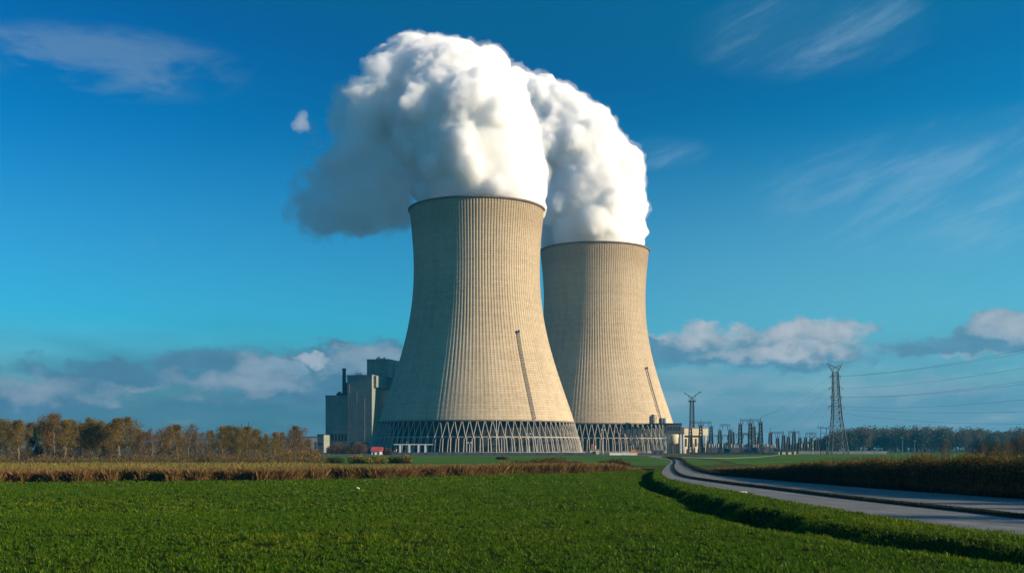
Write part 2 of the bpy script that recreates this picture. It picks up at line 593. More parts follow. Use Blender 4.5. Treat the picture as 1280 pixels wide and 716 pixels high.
def ribbon(name, a, b, z, m, nx=10):
    V, Fc, UV = [], [], []
    L = np.r_[0, np.cumsum(np.linalg.norm(np.diff((a + b) / 2, axis=0), axis=1))]
    n = len(a)
    for i in range(n):
        for j in range(nx + 1):
            t = j / nx
            p = a[i] * (1 - t) + b[i] * t
            V.append((p[0], p[1], z))
            UV.append((t, L[i]))
    for i in range(n - 1):
        for j in range(nx):
            q = i * (nx + 1) + j
            Fc.append((q, q + 1, q + nx + 2, q + nx + 1))
    me = bpy.data.meshes.new(name)
    me.from_pydata(V, [], Fc)
    ul = me.uv_layers.new(name='UVMap')
    li = np.empty(len(me.loops), dtype=np.int32)
    me.loops.foreach_get('vertex_index', li)
    ul.data.foreach_set('uv', np.array(UV, dtype=np.float32)[li].ravel())
    return tag(link_mesh(name, me, m), kind='structure')


def terrain():
    """one sheet to the horizon, sunk under the near field so that the ditch beside the road is real"""
    mm = rl[:, 1]
    oo = np.argsort(mm)
    ys = [-60, 15.9, 16] + list(range(20, 172, 4)) + [172, 172.1, 400, 1500, 3600]
    V, Fc = [], []
    for y in ys:
        B = float(np.interp(y, mm[oo], rl[oo, 0]))
        low = -1.6 if 16 <= y <= 172 else -0.05
        for x, lo in ((-2600, 0), (-900, 0), (-215, 0), (-214, 1), (-100, 1), (B - 0.1, 1), (B + 0.25, 0), (90, 0), (300, 0), (900, 0), (2600, 0)):
            V.append((x, y, low if lo else -0.05))
    nx = 11
    for j in range(len(ys) - 1):
        for i in range(nx - 1):
            q = j * nx + i
            Fc.append((q, q + 1, q + nx + 1, q + nx))
    me = bpy.data.meshes.new('ground')
    me.from_pydata(V, [], Fc)
    tag(link_mesh('ground', me, M['terrain']), kind='structure')


terrain()
ribbon('road', rl, rr, 0.02, M['road'])


def lerp(a, b, t):
    return a * (1 - t) + b * t


# raised earth median between the two carriageways, a low rough strip
def median():
    n0, n1 = 18, 176
    V, Fc = [], []
    prof = [(0.0, 0.0), (0.15, 0.10), (0.5, 0.13), (0.85, 0.10), (1.0, 0.0)]
    for i in range(n0, n1):
        t0, t1 = 0.362, 0.414
        for w, h in prof:
            p = lerp(rl[i], rr[i], lerp(t0, t1, w))
            V.append((p[0], p[1], 0.024 + h + (0.03 * rng.random() if 0 < w < 1 else 0)))
    k = len(prof)
    for i in range(n1 - n0 - 1):
        for j in range(k - 1):
            q = i * k + j
            Fc.append((q, q + 1, q + k + 1, q + k))
    me = bpy.data.meshes.new('median_strip')
    me.from_pydata(V, [], Fc)
    tag(link_mesh('median_strip', me, simple('dark_kerb_earth', (0.016, 0.017, 0.012), 0.95, 0.4, 2.0)), kind='structure')


median()


def line_marks(name, t, w, i0, i1, z, dash=None):
    mk = MB()
    L = np.r_[0, np.cumsum(np.linalg.norm(np.diff((rl + rr) / 2, axis=0), axis=1))]
    V, Fc = [], []
    for i in range(i0, i1):
        if dash and (L[i] % dash[0]) > dash[1]:
            continue
        a0, b0 = rl[i], rr[i]
        a1, b1 = rl[i + 1], rr[i + 1]
        w0 = w / np.linalg.norm(b0 - a0)
        q = [lerp(a0, b0, t - w0), lerp(a0, b0, t + w0), lerp(a1, b1, t + w0), lerp(a1, b1, t - w0)]
        b = len(V)
        V += [(p[0], p[1], z) for p in q]
        Fc.append((b, b + 1, b + 2, b + 3))
    me = bpy.data.meshes.new(name)
    me.from_pydata(V, [], Fc)
    tag(link_mesh(name, me, simple('worn_road_paint', (0.30, 0.30, 0.29), 0.7, 0.45, 3.0)), kind='structure')


line_marks('road_edge_line', 0.975, 0.06, 60, 190, 0.026)


# near field with the grassed bank beside the road
def bank_h(xf, d):
    """height over the field for a point xf metres left (negative) of the road edge"""
    s = -xf
    wob = 0.5 * np.sin(d * 0.17 + 1.0) + 0.35 * np.sin(d * 0.43 + 0.5 * s) + 0.35 * np.sin(d * 1.1 - 0.7 * s)
    fade = np.clip((158 - d) / 24, 0.0, 1)
    near = np.clip((132 - d) / 75, 0.22, 1)
    crest = (3.3 + 0.45 * wob) * near
    a = np.clip(s / crest, 0, 1)
    h = 0.01 + 0.05 * np.sin(a * math.pi * 0.72) * (1 + 0.6 * wob)
    t = np.clip((s - crest) / ((1.5 + 0.3 * wob) * (0.5 + 0.5 * near)), 0, 1)
    t = t * t * (3 - 2 * t)
    ditch = (-0.78 + 0.18 * wob) * fade
    h = h * (1 - t) + ditch * t
    u = np.clip((s - crest - 1.9 * (0.5 + 0.5 * near)) / (2.8 * (0.4 + 0.6 * near)), 0, 1)
    u = u * u * (3 - 2 * u)
    h = h * (1 - u) + 0.03 * u
    # a second low swell beyond the ditch
    h = h + 0.20 * fade * (1 + 0.7 * wob) * np.exp(-((s - crest - 2.2) / 0.8) ** 2)
    return h


def road_left_x(d):
    """x of the road's left edge at distance d"""
    m = rl[:, 1]
    i = np.argsort(m)
    return np.interp(d, m[i], rl[i, 0])


def field_z(x, d):
    xf = x - road_left_x(d)
    z = bank_h(np.minimum(xf, 0), d)
    z = z + 0.03 + 0.10 * (0.5 + 0.5 * np.sin(x * 0.11 + 0.6 * np.sin(d * 0.07)) * np.sin(d * 0.13)) * np.clip((-xf - 8) / 6, 0, 1)
    return z


def field_back(x):
    """far edge of the near field: the foot of the dry grass strip"""
    return np.interp(x, [-95, -46, -20, 0, 14, 20, 30], [93.0, 96.0, 108.0, 122.0, 137.0, 150, 160])


def field():
    ds = np.r_[np.arange(14, 70, 0.5), np.arange(70, 165, 1.0)]
    ss = np.r_[np.arange(0, 14, 0.35), np.arange(14, 60, 2), np.arange(60, 190, 6)]
    V, nx = [], len(ss)
    Dg, Sg = np.meshgrid(ds, ss, indexing='ij')
    Xg = road_left_x(Dg) - Sg
    Zg = field_z(Xg, Dg)
    Zg[:, 0] = 0.0
    V = np.stack([Xg, Dg, Zg], -1).reshape(-1, 3)
    nd = len(ds)
    q = (np.arange(nd - 1)[:, None] * nx + np.arange(nx - 1)[None]).ravel()
    Fc = np.stack([q, q + nx, q + nx + 1, q + 1], -1)
    me = np_mesh('field', V, faces=Fc, smooth=True)
    tag(link_mesh('field', me, M['soil']), kind='structure')


field()
ribbon('verge', rr, rr + 5.5 * np.stack([(rr - rl)[:, 0], (rr - rl)[:, 1]], -1) / np.linalg.norm(rr - rl, axis=1)[:, None], 0.006, M['drybase'], 3)
sheet('dry_strip_ground', [(-170, 93), (-46, 94.5), (-20, 106.5), (0, 121), (7, 128.5), (12, 146), (14, 180), (8, 195), (-60, 205), (-180, 215)], 0.12, M['drybase'])
sheet('dry_meadow', [(-200, 213), (-70, 206), (-52, 208), (-66, 330), (-230, 330)], 0.03, M['drybase'])
sheet('far_field', [(-60, 206), (10, 196), (34, 190), (45, 240), (52, 330), (50, 400), (40, 450), (-60, 470), (-140, 480), (-150, 300)], 0.004, M['meadow'])
sheet('right_field', [(40, 150), (60, 112), (200, 95), (520, 200), (520, 640), (180, 640), (120, 520), (90, 480), (66, 400), (55, 300), (44, 220)], 0.004, M['meadow'])
sheet('plant_yard', [(-420, 486), (-60, 478), (36, 500), (40, 520), (110, 540), (160, 560), (170, 700), (160, 1000), (-420, 1000)], 0.008, M['yard'])
ribbon('service_path', spl([G(852, 571.6), G(900, 572.6), G(950, 571.0), G(975, 568.6)], 30), spl([G(852, 571.2), G(900, 572.0), G(950, 570.5), G(975, 568.3)], 30), 0.012, simple('pale_gravel', (0.42, 0.40, 0.36), 0.9, 0.2, 0.5), 2)

# ------------------------------------------------------------------ cooling towers
PROF = [(246, 1.000), (264, 1.0), (285, 0.968), (305, 0.952), (345, 0.940), (375, 0.960), (400, 1.004), (430, 1.090), (456, 1.182), (481, 1.277), (505, 1.374), (524, 1.455)]


def tower_profile(RT, H, ZB):
    """radius at height from the measured outline"""
    ys = np.array([264, 285, 305, 345, 375, 400, 430, 456, 481, 505, 524], float)
    rs = np.array([1.0, 0.968, 0.950, 0.940, 0.958, 1.000, 1.088, 1.180, 1.277, 1.376, 1.458]) * RT
    zs = ZB + (H - ZB) * (524 - ys) / (524 - 264)
    co = np.polyfit(zs, rs, 4)
    return lambda z: np.polyval(co, z)


def make_tower(cx, cyy, RT, H, ZB, ladder_az, label, nrib=144, ladder_top=0.5):
    root = empty('cooling_tower', (cx, cyy, 0))
    tag(root, label, 'cooling tower', 'twin cooling towers')
    rad = tower_profile(RT, H, ZB)
    nz = 96
    zs = np.linspace(ZB, H, nz)
    fr = np.array([0.0, 0.52, 0.60, 0.92])
    hi = np.array([0.0, 0.0, 1.0, 1.0])
    th = ((np.arange(nrib)[:, None] + fr[None]) / nrib * 2 * math.pi).ravel()
    rh = np.tile(hi, nrib)
    nt = len(th)
    V, UV = [], []
    for z in zs:
        r = rad(z)
        # ribs flatten out towards the foot
        am = 0.21 * (0.14 + 0.86 * np.clip((z - ZB) / (H * 0.55), 0, 1))
        rr_ = r + rh * am
        V.append(np.stack([rr_ * np.cos(th), rr_ * np.sin(th), np.full(nt, z)], -1))
    V = np.concatenate(V)
    q = np.arange(nz - 1)[:, None] * nt + np.arange(nt)[None]
    q2 = np.arange(nz - 1)[:, None] * nt + (np.arange(nt)[None] + 1) % nt
    Fc = np.stack([q, q2, q2 + nt, q + nt], -1).reshape(-1, 4)
    # inner wall
    ni = 128
    ti = np.arange(ni) / ni * 2 * math.pi
    zi = np.linspace(ZB, H, 24)
    Vi = np.concatenate([np.stack([(rad(z) - 1.0) * np.cos(ti), (rad(z) - 1.0) * np.sin(ti), np.full(ni, z)], -1) for z in zi])
    a = np.arange(23)[:, None] * ni + np.arange(ni)[None]
    b = np.arange(23)[:, None] * ni + (np.arange(ni)[None] + 1) % ni
    Fi = np.stack([a, a + ni, b + ni, b], -1).reshape(-1, 4) + len(V)
    allV = np.concatenate([V, Vi])
    me = np_mesh('shell', allV, faces=np.concatenate([Fc, Fi]))
    ul = me.uv_layers.new(name='UVMap')
    uvs = np.zeros((len(Fc) + len(Fi), 4, 2), np.float32)
    jj = np.tile(np.arange(nt), nz - 1)
    u0 = (np.arange(nrib)[:, None] + fr[None]).ravel()
    u1 = np.roll(u0, -1)
    u1[-1] = nrib
    kz = np.repeat(zs[:-1], nt)
    kz1 = np.repeat(zs[1:], nt)
    LIFT = 1.32
    n = len(Fc)
    uvs[:n, 0] = np.stack([u0[jj], kz / LIFT], -1)
    uvs[:n, 1] = np.stack([u1[jj], kz / LIFT], -1)
    uvs[:n, 2] = np.stack([u1[jj], kz1 / LIFT], -1)
    uvs[:n, 3] = np.stack([u0[jj], kz1 / LIFT], -1)
    ul.data.foreach_set('uv', uvs.ravel())
    link_mesh('shell', me, M['shell'], root)
    # rim
    rm = MB()
    rm.lathe([(RT - 1.1, H - 0.2), (RT + 0.75, H - 0.2), (RT + 0.95, H + 0.15), (RT + 0.95, H + 0.75), (RT - 1.1, H + 0.75), (RT - 1.1, H - 0.2)], 160, cap=False)
    rm.build('rim', M['rim'], root)
    rb, ZR = rad(ZB), ZB * 0.50
    lb = MB()
    lb.lathe([(rb - 1.3, ZB - 0.7), (rb + 0.55, ZB - 0.7), (rb + 0.55, ZB + 0.02), (rb - 1.3, ZB + 0.02), (rb - 1.3, ZB - 0.7)], 144, cap=False)
    lb.build('lintel_ring', M['rim'], root)
    r1 = rb + 2.4
    rg = MB()
    rg.lathe([(r1 - 0.32, ZR - 0.28), (r1 + 0.32, ZR - 0.28), (r1 + 0.32, ZR + 0.28), (r1 - 0.32, ZR + 0.28), (r1 - 0.32, ZR - 0.28)], 144, cap=False)
    rg.build('ring_beam', M['conc'], root)
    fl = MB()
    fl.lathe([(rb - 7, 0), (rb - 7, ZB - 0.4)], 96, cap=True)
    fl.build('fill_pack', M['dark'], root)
    bs = MB()
    bs.lathe([(rb + 2.0, 0), (rb + 6.2, 0), (rb + 6.2, 1.1), (rb + 5.6, 1.1), (rb + 5.6, 0.5), (rb + 2.0, 0.5)], 144, cap=False)
    bs.build('basin_wall', M['concgrey'], root)
    # one column: foot arch, node, two raking struts
    NC = 88
    r0 = rb + 4.4
    cm = MB()
    dth = math.pi / NC

    def P(t, r, z):
        return (r * math.cos(t), r * math.sin(t), z)
    for s in (-1, 1):
        cm.bar(P(0, r1, ZR), P(s * dth * 0.92, rb + 0.1, ZB - 0.5), 0.23, 0.22, n=6)
        cm.bar(P(s * 0.012, r1 + 0.1, ZR - 0.6), P(s * dth * 0.30, r1 + 0.6, ZR - 2.0), 0.30, 0.30, n=6)
        cm.bar(P(s * dth * 0.30, r1 + 0.6, ZR - 1.9), P(s * dth * 0.38, r0, 0.4), 0.30, 0.34, n=6)
    cm.bar(P(0, r1 + 0.02, ZR + 0.5), P(0, r1 + 0.1, ZR - 0.9), 0.5, 0.46, n=6)
    for i in range(NC):
        if i == 0:
            c0 = cm.build('column', M['conc'], root)
            c = c0
        else:
            c = c0.copy()
            COL.objects.link(c)
            c.parent = root
        c.rotation_euler = (0, 0, 2 * math.pi * i / NC)
    # climbing ladder in its cage, following the shell
    ld = MB()
    a = R(ladder_az)
    pts = []
    for t in np.linspace(0, 1, 30):
        z = ZB + 0.3 + (H - ZB) * ladder_top * t
        pts.append(Vector(((rad(z) + 1.0) * math.cos(a), (rad(z) + 1.0) * math.sin(a), z)))
    tang = Vector((-math.sin(a), math.cos(a), 0))
    for s in (-1, 1):
        ld.path([p + tang * s * 0.42 for p in pts], 0.14)
    for p, q in zip(pts[:-1], pts[1:]):
        for f in (0.0, 0.5):
            c = p.lerp(q, f)
            ld.bar(c - tang * 0.42, c + tang * 0.42, 0.08)
        ld.bar(p - tang * 0.4, q + tang * 0.4, 0.07)
        ld.bar(p + tang * 0.4, q - tang * 0.4, 0.07)
    ld.box(pts[-1].x - 0.6, pts[-1].x + 0.6, pts[-1].y - 0.6, pts[-1].y + 0.6, pts[-1].z, pts[-1].z + 1.2)
    ld.build('ladder', M['darksteel'], root)
    return root, rad


T1 = (X(596, 640), 640.0)
T2 = (X(743, 770), 770.0)
H1 = Z(246, 640 - 38.2)
H2 = Z(302.7, 770 - 37)
# ladder azimuth: 270 looks at the camera, larger goes right
t1root, rad1 = make_tower(T1[0], T1[1], 38.2, H1, 17.9, 270 + 35, 'nearer and larger cooling tower of ribbed concrete, left of the pair', ladder_top=0.395)
t2root, rad2 = make_tower(T2[0], T2[1], 37.0, H2, 19.2, 270 + 50, 'farther cooling tower, half hidden behind the larger one, machinery at its right foot', ladder_top=0.305)

# ------------------------------------------------------------------ steam
def m_steam(dens, alb):
    def f(k, out):
        v = k.n('ShaderNodeVolumeScatter')
        v.inputs['Color'].default_value = (*alb, 1)
        v.inputs['Density'].default_value = dens
        v.inputs['Anisotropy'].default_value = 0.0
        k.t.links.new(v.outputs[0], out.inputs['Volume'])
    return f


M['steam'] = mat('dense_steam', m_steam(0.34, (0.984, 0.988, 0.993)))
M['veil'] = mat('thin_veil', m_steam(0.10, (0.980, 0.985, 0.992)))
M['fray'] = mat('frayed_veil', m_steam(0.035, (0.965, 0.975, 0.988)))
M['shaded_fray'] = mat('thin_shaded_fray', m_steam(0.030, (0.86, 0.91, 0.955)))  # fringe of the lobe, its blue-grey shadow tone put into the scatter colour
M['shaded_wisp'] = mat('thin_shaded_steam', m_steam(0.085, (0.84, 0.90, 0.95)))  # thin steam darkened and blued in colour to stand for the shadow side


def revoxel(me, vox):
    """one clean closed skin from a roughened one"""
    tmp = bpy.data.objects.new('tmp', me)
    COL.objects.link(tmp)
    md = tmp.modifiers.new('r', 'REMESH')
    md.mode = 'VOXEL'
    md.voxel_size = vox
    dg = bpy.context.evaluated_depsgraph_get()
    dg.update()
    m2 = bpy.data.meshes.new_from_object(tmp.evaluated_get(dg))
    nm = me.name
    bpy.data.objects.remove(tmp)
    bpy.data.meshes.remove(me)
    m2.name = nm
    m2.materials.clear()
    m2.polygons.foreach_set('use_smooth', np.ones(len(m2.polygons), bool))
    return m2


def billow(name, D, balls, vox, m, parent, seed, zmin, levels=((12, 0.36), (10, 0.42), (6, 0.42)), amp=1.0, calm=0.12, shells=()):
    """heaped steam: big balls, smaller ones budding from them, fused and roughened"""
    rg = np.random.default_rng(seed)
    mp = D / F
    S = [(X(px, D + dy), D + dy, Z(py, D + dy), r * mp) for px, py, r, dy in balls]
    allS = list(S)
    cur = S
    for cnt, fr in levels:
        nxt = []
        for (x, y, z, r) in cur:
            for _ in range(cnt):
                v = rg.normal(size=3)
                v /= np.linalg.norm(v)
                rr_ = r * fr * rg.uniform(0.45, 1.2)
                c = np.array((x, y, z)) + v * (r - rr_ * rg.uniform(0.25, 0.75))
                if c[2] - rr_ < zmin:
                    continue
                # buds deep inside another ball are not needed
                if any((c[0] - a) ** 2 + (c[1] - b) ** 2 + (c[2] - e) ** 2 < max(0, g - rr_ * 0.9) ** 2 for a, b, e, g in S):
                    continue
                nxt.append((*c, rr_))
        allS += nxt
        cur = nxt
    import bmesh
    bm = bmesh.new()
    bmesh.ops.create_icosphere(bm, subdivisions=3, radius=1)
    sv = np.array([v.co[:] for v in bm.verts])
    sf = np.array([[v.index for v in f.verts] for f in bm.faces])
    bm.free()
    bm = bmesh.new()
    bmesh.ops.create_icosphere(bm, subdivisions=2, radius=1)
    sv2 = np.array([v.co[:] for v in bm.verts])
    sf2 = np.array([[v.index for v in f.verts] for f in bm.faces])
    bm.free()
    Vs, Fs, off = [], [], 0
    for x, y, z, r in allS:
        a, b = (sv, sf) if r > 12 else (sv2, sf2)
        Vs.append(a * r + (x, y, z))
        Fs.append(b + off)
        off += len(a)
    me = np_mesh(name, np.concatenate(Vs), faces=np.concatenate(Fs))
    tmp = bpy.data.objects.new('tmp', me)
    COL.objects.link(tmp)
    md = tmp.modifiers.new('r', 'REMESH')
    md.mode = 'VOXEL'
    md.voxel_size = vox
    sm = tmp.modifiers.new('s', 'SMOOTH')
    sm.factor = 0.5
    sm.iterations = 2
    dg = bpy.context.evaluated_depsgraph_get()
    dg.update()
    me2 = bpy.data.meshes.new_from_object(tmp.evaluated_get(dg))
    bpy.data.objects.remove(tmp)
    me2.materials.clear()
    me2.name = name
    n = len(me2.vertices)
    co = np.empty(n * 3, np.float32)
    no = np.empty(n * 3, np.float32)
    me2.vertices.foreach_get('co', co)
    me2.vertices.foreach_get('normal', no)
    co, no = co.reshape(-1, 3), no.reshape(-1, 3)
    out = co.copy()
    grow = np.zeros(n)
    for i in range(n):
        p = Vector(co[i])
        d = 0.0
        for s, a in ((0.05, 2.4), (0.11, 2.0), (0.25, 1.5), (0.55, 0.95), (1.1, 0.5)):
            d += a * (0.5 - 1.7 * abs(mnoise.noise(p * s + Vector((seed, 31.0 * s, 0)))))
        cal = calm + (1 - calm) * min(1.0, max(0.0, (p.z - zmin - 6) / 78.0))
        out[i] += no[i] * d * amp * cal
    me2.vertices.foreach_set('co', out.astype(np.float32).ravel())
    me2.polygons.foreach_set('use_smooth', np.ones(len(me2.polygons), bool))
    me2.update()
    body = me2.copy()
    body.name = name
    o = link_mesh(name, revoxel(body, vox), m, parent)
    # thinner steam round the body, ragged, so that it frays instead of ending at a skin
    for si, (off, ra, mm, nm) in enumerate(shells):
        ms = me2.copy()
        ms.name = nm
        q = out.copy()
        for i in range(n):
            v = Vector(out[i])
            w = Vector((seed * 7.0 + si * 13, 0, si * 5.0))
            e = mnoise.noise(v * 0.09 + w) * 1.2 + mnoise.noise(v * 0.24 + w) * 1.0 + mnoise.noise(v * 0.6 + w) * 0.7
            cal = 0.15 + 0.85 * min(1.0, max(0.0, (v.z - zmin - 5) / 30.0))
            q[i] += no[i] * (off + ra * e) * cal
        ms.vertices.foreach_set('co', q.astype(np.float32).ravel())
        ms.update()
        ms.materials.clear()
        link_mesh(nm, revoxel(ms, vox * 1.15), mm, parent)
    return o, n


p1 = empty('steam_plume', (0, 0, 0))
tag(p1, 'larger white steam plume over the nearer tower, drifting left with a dark trailing lobe', 'steam plume', 'steam plumes')
b1 = [(597, 228, 76, 0), (600, 205, 80, 0), (590, 185, 86, 0), (575, 155, 82, 0), (560, 125, 72, 5), (535, 106, 56, 10), (510, 88, 36, 15), (556, 90, 36, 5), (595, 116, 44, 0),
      (622, 140, 42, 0), (492, 95, 36, 25), (482, 118, 30, 30), (526, 76, 22, 10), (551, 224, 40, 0), (530, 175, 40, -5), (648, 235, 36, 0), (500, 130, 45, 20), (655, 262, 22, 0), (672, 262, 11, 0)]
o_, n_ = billow('billow', 640, b1, 0.7, M['steam'], p1, 14, H1 - 6, shells=((0.3, 1.5, M['veil'], 'veil'), (1.1, 3.0, M['fray'], 'fray')))
b1c = [(472, 104, 22, -8), (462, 116, 20, -10), (452, 140, 15, -10), (484, 92, 20, -5), (443, 162, 10, -8), (436, 184, 10, -8), (424, 202, 8, -8), (446, 180, 12, -5), (458, 158, 18, 0)]
billow('shoulder', 640, b1c, 0.75, M['shaded_wisp'], p1, 17, 60, levels=((14, 0.42), (9, 0.42)), amp=1.3, calm=1.0, shells=((0.3, 1.2, M['veil'], 'veil'), (1.6, 2.6, M['fray'], 'fray')))
b1b = [(478, 165, 38, 30), (455, 198, 38, 30), (430, 236, 34, 35), (410, 262, 27, 35), (450, 255, 35, 30), (486, 235, 36, 30), (432, 152, 20, 20), (440, 124, 20, 15), (396, 252, 18, 30), (385, 268, 14, 30), (470, 273, 16, 30), (500, 262, 20, 25), (418, 205, 20, 10), (392, 282, 9, 30), (440, 284, 10, 30), (402, 225, 14, 20), (378, 250, 8, 30)]
o2_, n2_ = billow('trailing_lobe', 640, b1b, 0.9, M['shaded_wisp'], p1, 23, 60, levels=((14, 0.40), (8, 0.45)), amp=1.3, calm=1.0, shells=((2.0, 3.0, M['shaded_fray'], 'lobe_fray'),))
rs_ = np.random.default_rng(5)
scr = []
for px_, py_ in ((372, 240), (366, 262), (374, 280), (388, 292), (404, 296), (424, 295), (442, 293), (462, 290), (388, 218), (396, 200), (404, 182), (414, 158), (420, 140), (428, 122), (384, 190), (376, 212), (392, 172), (480, 286)):
    for q_ in range(3):
        scr.append((px_ + rs_.normal() * 7, py_ + rs_.normal() * 6, rs_.uniform(2.5, 6.5), rs_.uniform(0, 40)))
billow('scrap', 640, scr, 0.7, M['fray'], p1, 53, 60, levels=((8, 0.55), (4, 0.5)), amp=1.3, calm=1.0)
p2 = empty('steam_plume', (0, 0, 0))
tag(p2, 'white steam plume rising from the farther tower and merging behind the larger one', 'steam plume', 'steam plumes')
b2 = [(743, 284, 60, 0), (744, 265, 62, 0), (741, 240, 62, 0), (736, 212, 57, 0), (726, 186, 50, 0), (712, 158, 40, 0), (694, 138, 32, 0), (675, 130, 30, 0), (655, 126, 28, 10), (664, 109, 14, 0), (690, 185, 46, 0), (760, 205, 28, 0),
      (772, 236, 28, 0), (782, 262, 25, 0), (792, 286, 16, 0), (748, 182, 22, 0), (722, 146, 18, 0), (690, 250, 36, 0), (640, 135, 34, 15), (692, 290, 18, 0)]
o3_, n3_ = billow('billow', 770, b2, 0.85, M['steam'], p2, 31, H2 - 6, shells=((0.3, 1.5, M['veil'], 'veil'), (1.1, 3.0, M['fray'], 'fray')))
pf = empty('steam_puff', (0, 0, 0))
tag(pf, 'small detached puff of steam left of the plumes in blue sky', 'steam puff')
billow('billow', 640, [(374, 152, 7, -58), (368, 155, 4, -58), (381, 156, 5, -58), (377, 148, 5, -58), (372, 157, 4, -58)], 0.6, M['fray'], pf, 41, 60, levels=((8, 0.5), (5, 0.5)), amp=0.6, calm=1.0, shells=((0.8, 1.5, M['fray'], 'fray'),))
print('STEAM verts', n_, n2_, n3_)

# ------------------------------------------------------------------ power station buildings on the left
BD = 775.0


def building_block(mb, px0, px1, pyt, depth, d=BD, rot=0.0, pyb=None, mi=0):
    pass


ROT = R(-15)                       # the whole station block is turned a little to the left


def station():
    root = empty('boiler_house', (X(434, BD), BD, 0), ROT)
    tag(root, 'tall stepped grey-green power station block with chimney, left of the cooling towers', 'power station')
    s = BD / F
    c = math.cos(ROT)

    def u(px, w=0.0):
        """local x for a picture column on a face w metres behind the front"""
        return ((px - 434) * s + w * math.sin(ROT)) / c

    def z(py):
        return Z(py, BD)
    # left wing
    b = MB()
    b.box(u(405, 2), u(434) - 0.02, 2.0, 30, 0, z(495))
    b.build('wall', M['clad'], root)
    b = MB()
    b.box(u(404.7, 2), u(434) - 0.02, 1.7, 30.2, z(495) + 0.01, z(495) + 0.9)
    b.build('parapet', M['concgrey'], root)
    # main block
    b = MB()
    b.box(u(434), u(466), 0, 34, 0, z(470.3))
    b.build('wall', M['clad'], root)
    b = MB()
    b.box(u(434) - 0.2, u(466) + 0.2, -0.3, 34.3, z(470.3) + 0.01, z(470.3) + 0.9)
    b.build('parapet', M['concgrey'], root)
    # set-back link towards the tower: dark low part, pale band above
    b = MB()
    b.box(u(466) + 0.02, u(512, 12), 12, 50, 0, z(487))
    b.build('wall', M['clad'], root)['label'] = 'dark recessed wall'
    b = MB()
    b.box(u(466) + 0.02, u(466) + 2.0, 3, 24, z(484), z(469.5))
    b.build('plant_room', M['clad'], root)
    b = MB()
    b.box(u(466) + 0.03, u(512, 24), 24.02, 56, z(487) + 0.02, z(471))
    b.build('wall', M['clad'], root)
    # top block
    b = MB()
    b.box(u(455, 18), u(483, 18), 18, 44, z(470.3) + 0.02, z(448))
    b.build('upper_block', M['clad'], root)
    b = MB()
    b.box(u(455, 18) - 0.2, u(483, 18) + 0.2, 17.7, 44.2, z(448) + 0.01, z(446.8))
    b.build('parapet', M['concgrey'], root)
    b = MB()
    b.box(u(483, 18) + 0.02, u(495, 30), 30, 48, z(471) + 0.02, z(449.5))
    b.build('stair_tower', M['pale'], root)
    # chimney and the low boxes at its foot
    b = MB()
    b.lathe([(1.35, z(495)), (1.25, z(460)), (1.45, z(460) + 0.02), (1.45, z(458.6))], 16, (u(426.5, 12), 12))
    b.build('chimney', M['darksteel'], root)
    b = MB()
    b.box(u(428.5, 8), u(434) - 0.05, 8, 18, z(495) + 1, z(477))
    b.build('roof_plant', M['darksteel'], root)
    b = MB()
    b.box(u(418, 6), u(428, 6), 6, 16, z(495) + 1, z(490.5))
    b.box(u(419.5, 7), u(422, 7), 7, 10, z(490.5) + 0.01, z(488.6))
    b.build('roof_plant', M['darksteel'], root)
    # rooftop rails and small vents
    b = MB()
    for i in range(5):
        x = u(444 + i * 2, 4)
        b.bar((x, 4, z(470.3)), (x, 4, z(466)), 0.16)
    b.bar((u(444, 4), 4, z(466)), (u(452, 4), 4, z(466)), 0.16)
    b.bar((u(444, 4), 4, z(468)), (u(452, 4), 4, z(468)), 0.12)
    b.build('roof_rail', M['darksteel'], root)
    b = MB()
    for i, hgt in enumerate((1.6, 2.4, 1.2, 1.2, 1.8)):
        b.box(u(466 + i * 2.4, 24), u(466.9 + i * 2.4, 24), 24, 25.5, z(446.8), z(446.8) + hgt)
    b.build('roof_vent', M['darksteel'], root)
    # louvres, loading doors and a pipe run low down
    b = MB()
    for k in range(6):
        b.box(u(408 + k * 4.2), u(410.6 + k * 4.2), 1.88, 2.06, 8, 13)
    b.build('louvre', M['dark'], root)
    b = MB()
    for k in range(3):
        b.box(u(438 + k * 9), u(443.5 + k * 9), -0.12, 0.06, 0, 7)
    b.build('loading_door', M['darksteel'], root)
    b = MB()
    for k in range(3):
        b.bar((u(437 + 10 * k), -0.6, 0), (u(437 + 10 * k), -0.6, z(480 + 9 * k)), 0.28, n=6)
    b.build('drain_pipe', M['steel'], root)
    # annex
    r2 = empty('annex', (X(401, BD - 6), BD - 6, 0), ROT)
    tag(r2, 'low dark teal annex at the left foot of the stepped power station', 'building')
    b = MB()
    b.box(-2.6, 2.2, 0, 14, 0, Z(543.5, BD))
    b.build('wall', M['clad'], r2)
    b = MB()
    b.box(-2.8, 2.2, -0.2, 14.2, Z(543.5, BD) + 0.01, Z(543.5, BD) + 0.5)
    b.build('roof', M['darksteel'], r2)
    b = MB()
    for q in range(2):
        b.box(-2.0 + 1.9 * q, -0.9 + 1.9 * q, -0.06, 0.05, 5, 7)
    b.build('window', M['glass'], r2)


station()


